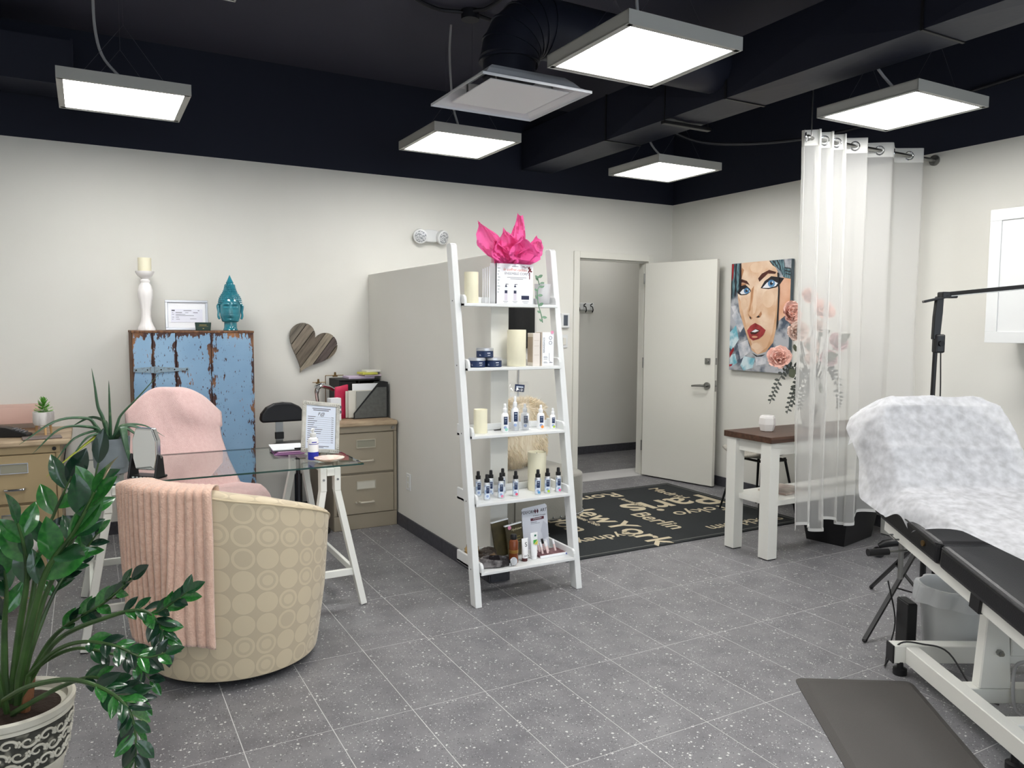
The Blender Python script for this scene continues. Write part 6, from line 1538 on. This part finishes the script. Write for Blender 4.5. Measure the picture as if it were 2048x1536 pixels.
pl = [(-.33, 0), (.33, 0), (.335, .28)]+[(.335*cos(a)*1.0, .34+.2*sin(a)) for a in [pi*k/16 for k in range(0, 17)]]+[(-.335, .28)]
o = MB().prism(pl, -.09, 0).build('backrest_cushion', M_vinyl, BED, smooth=0, bevel=.02, segs=2); o.matrix_basis = BF
MB().box(-.25, .25, .02, .45, -.12, -.092).build('backrest_frame', M_wmet, BED, smooth=0).matrix_basis = BF
# disposable sheet
M_nonw = thin('white_nonwoven', c(240, 241, 245), .3, trl=.25, n=(28, .12))
PATH = [(0, -.28, .672), (.18, -.08, .718), (.3, .06, .748), (.36, .115, .775), (.45, .17, .85), (.62, .265, .985), (.78, .345, 1.095), (.85, .385, 1.135), (.9, .43, 1.13), (.95, .47, 1.05), (1, .49, .95)]
def shf(u, v):
    s = 2*u-1
    hw = interp([(0, .35), (.12, .37), (.3, .375), (.5, .38), (.62, .385), (.72, .37), (.79, .33), (.85, .27), (.9, .27), (1, .31)], v)
    y = interp([(p[0], p[1]) for p in PATH], v); z = interp([(p[0], p[2]) for p in PATH], v)
    if v < .33: hy = interp([(-1, -.1), (-.75, -.3), (-.5, -.62), (0, -.9), (1, -1.0)], s); y = lerp(hy, .08, v/.33); z = lerp(.735+.146*(hy-.06), .752, v/.33)
    e = max(0, abs(s)-.74)/.26
    x = s*hw*(1-.03*e*e)
    if v > .33: y += .16*e**1.6; z -= .08*e**1.6
    else: z -= .085*e**1.4+.02*e*sin(v*26)
    crease = .010*max(0, 1-abs((s*.9+v*1.9) % .62-.31)*16)+.007*max(0, 1-abs((v*2.1+.12) % .5-.25)*20)
    wr = noise.noise(Vector((s*1.3+v*2, v*3.2, 3)))*.010+noise.noise(Vector((s*4, v*5+s*3, 8)))*.002+crease
    return (x+(.02*e*sin(v*14) if s < 0 else 0), y-.018-wr*.8, z+wr*.6+(.012 if v < .33 else 0))
o = MB().grid(shf, 72, 90).build('disposable_sheet', M_nonw, smooth=180)
o.location = at(1.95, 3.14); o.rotation_euler = (0, 0, -YAW); tag(o, 'crinkled white disposable sheet over the raised head of the bed', 'sheet')
o = MB().grid(lambda u, v: (-.455+.07*u+.01*sin(v*9), .24+.05*sin(u*3+v*4), .90-.17*(v-.5)*(1-abs(u-.55)*.9)*1.5+.02*u), 8, 10).build('sheet_corner', M_nonw, smooth=180)
bpy.data.objects.remove(o)
# pedal and cables on the floor
t = thing('foot_pedal', 'black foot pedal on the floor under the treatment bed', 'pedal', at(1.92, 2.62), -YAW)
MB().prism([(-.06, 0), (.06, 0), (.06, .03), (-.06, .05)], -.09, .09, lambda a, b, h: (h, a, b)).build('pedal_body', M_black, t, smooth=0, bevel=.008, segs=2)
MB().box(-.08, .08, -.03, .03, .0, .01).build('base_plate', M_black, t, smooth=0)
tag(MB().tube(spline([at(1.72, 3.42, .3), at(1.75, 3.4, .12), at(1.66, 3.28, .02), at(1.62, 3.21, .006), at(1.6, 3.17, .02), at(1.63, 3.12, .132), at(1.72, 3.11, .134), at(1.8, 3.06, .12), at(1.85, 2.95, .006), at(1.88, 2.85, .006)], 60), .0035, 6).build('power_cable', M_black), 'thin black cable trailing over the white base of the bed', 'cable')
tag(MB().tube(spline([at(1.93, 2.66, .03), at(1.86, 2.72, .05), at(1.86, 2.74, .2), at(1.9, 2.72, .24)], 24), .006, 8).build('hose', M_cord), 'pale grey hose looping down beside the foot pedal', 'hose')
# waste bin with liner
M_clearp = thin('frosted_clear_plastic', c(240, 242, 242), .35, .7, .2, .65)
t = thing('waste_bin', 'frosted clear plastic waste bin behind the foot of the bed', 'bin', at(1.985, 3.36), 0)
MB().lathe([(.0001, .003), (.11, .003), (.112, .001), (.138, .29), (.142, .292), (.142, .3), (.135, .3), (.108, .008), (.0001, .007)], 48).build('bin_body', M_clearp, t)
M_liner = thin('white_bin_liner', c(240, 242, 244), .25, .5, .2)
t = thing('bin_liner', 'white plastic liner folded over the waste bin rim', 'bag', at(1.985, 3.36), 0)
MB().grid(lambda u, v: (lambda a, r, z: (r*cos(a), r*sin(a), z))(2*pi*u, interp([(0, .105), (.45, .131), (.5, .14), (.55, .15), (1, .158)], v)+.008*sin(2*pi*u*9+3*v)*(1 if v > .5 else .2), interp([(0, .1), (.45, .3), (.5, .312), (.55, .3), (1, .225)], v)+.02*sin(2*pi*u*2+1)*max(0, v-.5)), 72, 20, True).build('liner_film', M_liner, t, smooth=60)
o = thing('slim_black_box', 'slim upright black box beside the clear waste bin', 'box', at(1.785, 3.37), -YAW)
MB().box(-.022, .022, -.05, .05, 0, .225).build('box_body', M_black, o, smooth=0, bevel=.003); MB().box(-.018, .018, -.045, .045, .2251, .228).build('lid', M_blackm, o, smooth=0)
# tripod LED lamp
t = thing('tripod_lamp', 'black LED bar lamp on a folding tripod stand behind the bed', 'lamp', at(2.03, 3.7), -YAW)
MB().cyl((0, 0, .12), (0, 0, .62), .014).build('lower_tube', M_black, t); MB().cyl((0, 0, .6), (.01, 0, 1.45), .0105).build('pole', M_black, t)
MB().cyl((0, 0, .37), (0, 0, .43), .024).build('hub', M_black, t); MB().cyl((0, 0, .125), (0, 0, .16), .02).build('spreader_hub', M_black, t)
for a in (radians(213), radians(93), radians(333)):
    dx, dy = cos(a), sin(a)
    MB().bar((dx*.02, dy*.02, .41), (dx*.47, dy*.47, .012), .022, .012).build('leg', M_black, t, smooth=0, bevel=.002)
    MB().bar((dx*.02, dy*.02, .14), (dx*.235, dy*.235, .215), .014, .008).build('spreader', M_black, t, smooth=0)
    MB().sphere((dx*.47, dy*.47, .01), .0125, 8, sz=.8).build('rubber_foot', M_black, t)
MB().prism([(-.022, 1.395), (.012, 1.395), (.02, 1.52), (.022, 1.6), (-.012, 1.6), (-.02, 1.5)], -.012, .012, lambda a, b, h: (a+.012, h, b)).build('tilt_bracket', M_black, t, smooth=0, bevel=.003)
k_ = MB().box(.0, .045, -.022, .022, 1.33, 1.42).build('dimmer', M_black, t, smooth=0, bevel=.008, segs=2); MB().cyl((.022, -.022, 1.375), (.022, -.034, 1.375), .013, n=16).build('dimmer_knob', M_blackm, k_)
MB().bar((-.05, .02, 1.575), (.05, -.01, 1.6), .05, .012).build('head_clamp', M_black, t, smooth=0, bevel=.002); MB().box(.015, .09, -.03, .02, 1.592, 1.622).build('clamp_block', M_black, t, smooth=0, bevel=.004)
bar = MB().bar((.03, 0, 1.61), (.85, -.45, 1.70), .034, .018).build('led_bar', M_black, t, smooth=0, bevel=.002); MB().bar((.06, -.017, 1.602), (.84, -.445, 1.688), .026, .004).build('diffuser', M_white, bar, smooth=0)
MB().tube(spline([(.03, -.01, 1.33), (.035, -.015, 1.1), (.025, -.015, .85), (.015, -.015, .6), (.02, -.02, .4)], 30), .003, 6).build('cable', M_black, t)
# rolling stool behind the bed
t = thing('rolling_stool', 'black rolling stool on a five-star caster base behind the bed', 'stool', (2.66, -3.02, 0), radians(142))
for k in range(5):
    a = 2*pi*k/5; lg = MB().tube([(.03*cos(a), .03*sin(a), .13), (.2*cos(a), .2*sin(a), .105), (.3*cos(a), .3*sin(a), .085), (.33*cos(a), .33*sin(a), .07)], [.03, .026, .024, .014], 10).build('base_arm', M_black, t)
    MB().cyl((.33*cos(a)-.024*sin(a), .33*sin(a)+.024*cos(a), .03), (.33*cos(a)-.006*sin(a), .33*sin(a)+.006*cos(a), .03), .03, n=16).cyl((.33*cos(a)+.006*sin(a), .33*sin(a)-.006*cos(a), .03), (.33*cos(a)+.024*sin(a), .33*sin(a)-.024*cos(a), .03), .03, n=16).build('caster', M_black, lg)
MB().cyl((0, 0, .1), (0, 0, .42), .028).build('gas_column', M_black, t); MB().lathe([(.02, .42), (.17, .423), (.185, .44), (.185, .47), (.16, .488), (.0001, .49)], 36).build('seat', M_vinyl, t)
# anti-fatigue mat
pq = [Vector(p) for p in ((.564, -3.741), (.965, -3.99), (.48, -4.66), (.062, -4.46))]
def rounded(P, r, n=6):
    out = []
    for i, p in enumerate(P):
        a = (P[i-1]-p).normalized(); b = (P[(i+1) % len(P)]-p).normalized()
        for k in range(n+1):
            t_ = k/n; p0 = p+a*r; p1 = p+b*r; out.append(tuple(p0*(1-t_)**2+p*2*t_*(1-t_)+p1*t_*t_))
    return out
ct = sum(pq, Vector((0, 0)))/4
o0 = rounded(pq, .04); o1 = rounded([p+(ct-p).normalized()*.06 for p in pq], .03)
t = thing('anti_fatigue_mat', 'dark grey cushioned floor mat lying beside the white bed base', 'mat', (ct.x, ct.y, 0))
mb = MB(); n_ = len(o0)
mb.add([(x-ct.x, y-ct.y, .0006) for x, y in o0]+[(x-ct.x, y-ct.y, .003) for x, y in o0]+[(x-ct.x, y-ct.y, .018) for x, y in o1], [tuple(range(n_))[::-1]]+[(k, (k+1) % n_, n_+(k+1) % n_, n_+k) for k in range(n_)]+[(n_+k, n_+(k+1) % n_, 2*n_+(k+1) % n_, 2*n_+k) for k in range(n_)]+[tuple(range(2*n_, 3*n_))])
mb.build('mat_body', mat('charcoal_foam', c(74, 71, 69), .6, bump=(350, .25)), t, smooth=20)
# wall cabinet
t = thing('wall_cabinet', 'white shaker wall cabinet on the right wall above the bed', 'cabinet', (3.068, -3.92, 1.365))
MB().box(-.3, 0, -.7, .7, .001, .778).build('carcass', M_trimw, t, smooth=0, bevel=.002)
for y0, y1 in ((.236, .712), (-.238, .232), (-.712, -.242)):
    d = MB().box(-.314, -.301, y0, y1, 0, .78).build('door', M_white, t, smooth=0, bevel=.001)
    for a, b, e, f in ((y0, y1, .0, .065), (y0, y1, .715, .78), (y0, y0+.065, .066, .714), (y1-.065, y1, .066, .714)): MB().box(-.322, -.3142, a, b, e, f).build('door_rail', M_white, d, smooth=0, bevel=.001)
tag(MB().tube(spline([(3.0, -3.55, .95), (3.02, -3.75, 1.0), (2.95, -4.0, 1.06), (2.9, -4.3, 1.1)], 20), .008, 8).build('pale_hose', mat('flesh_hose', c(214, 200, 188), .5)), 'pale flexible hose against the right wall below the cabinet', 'hose')
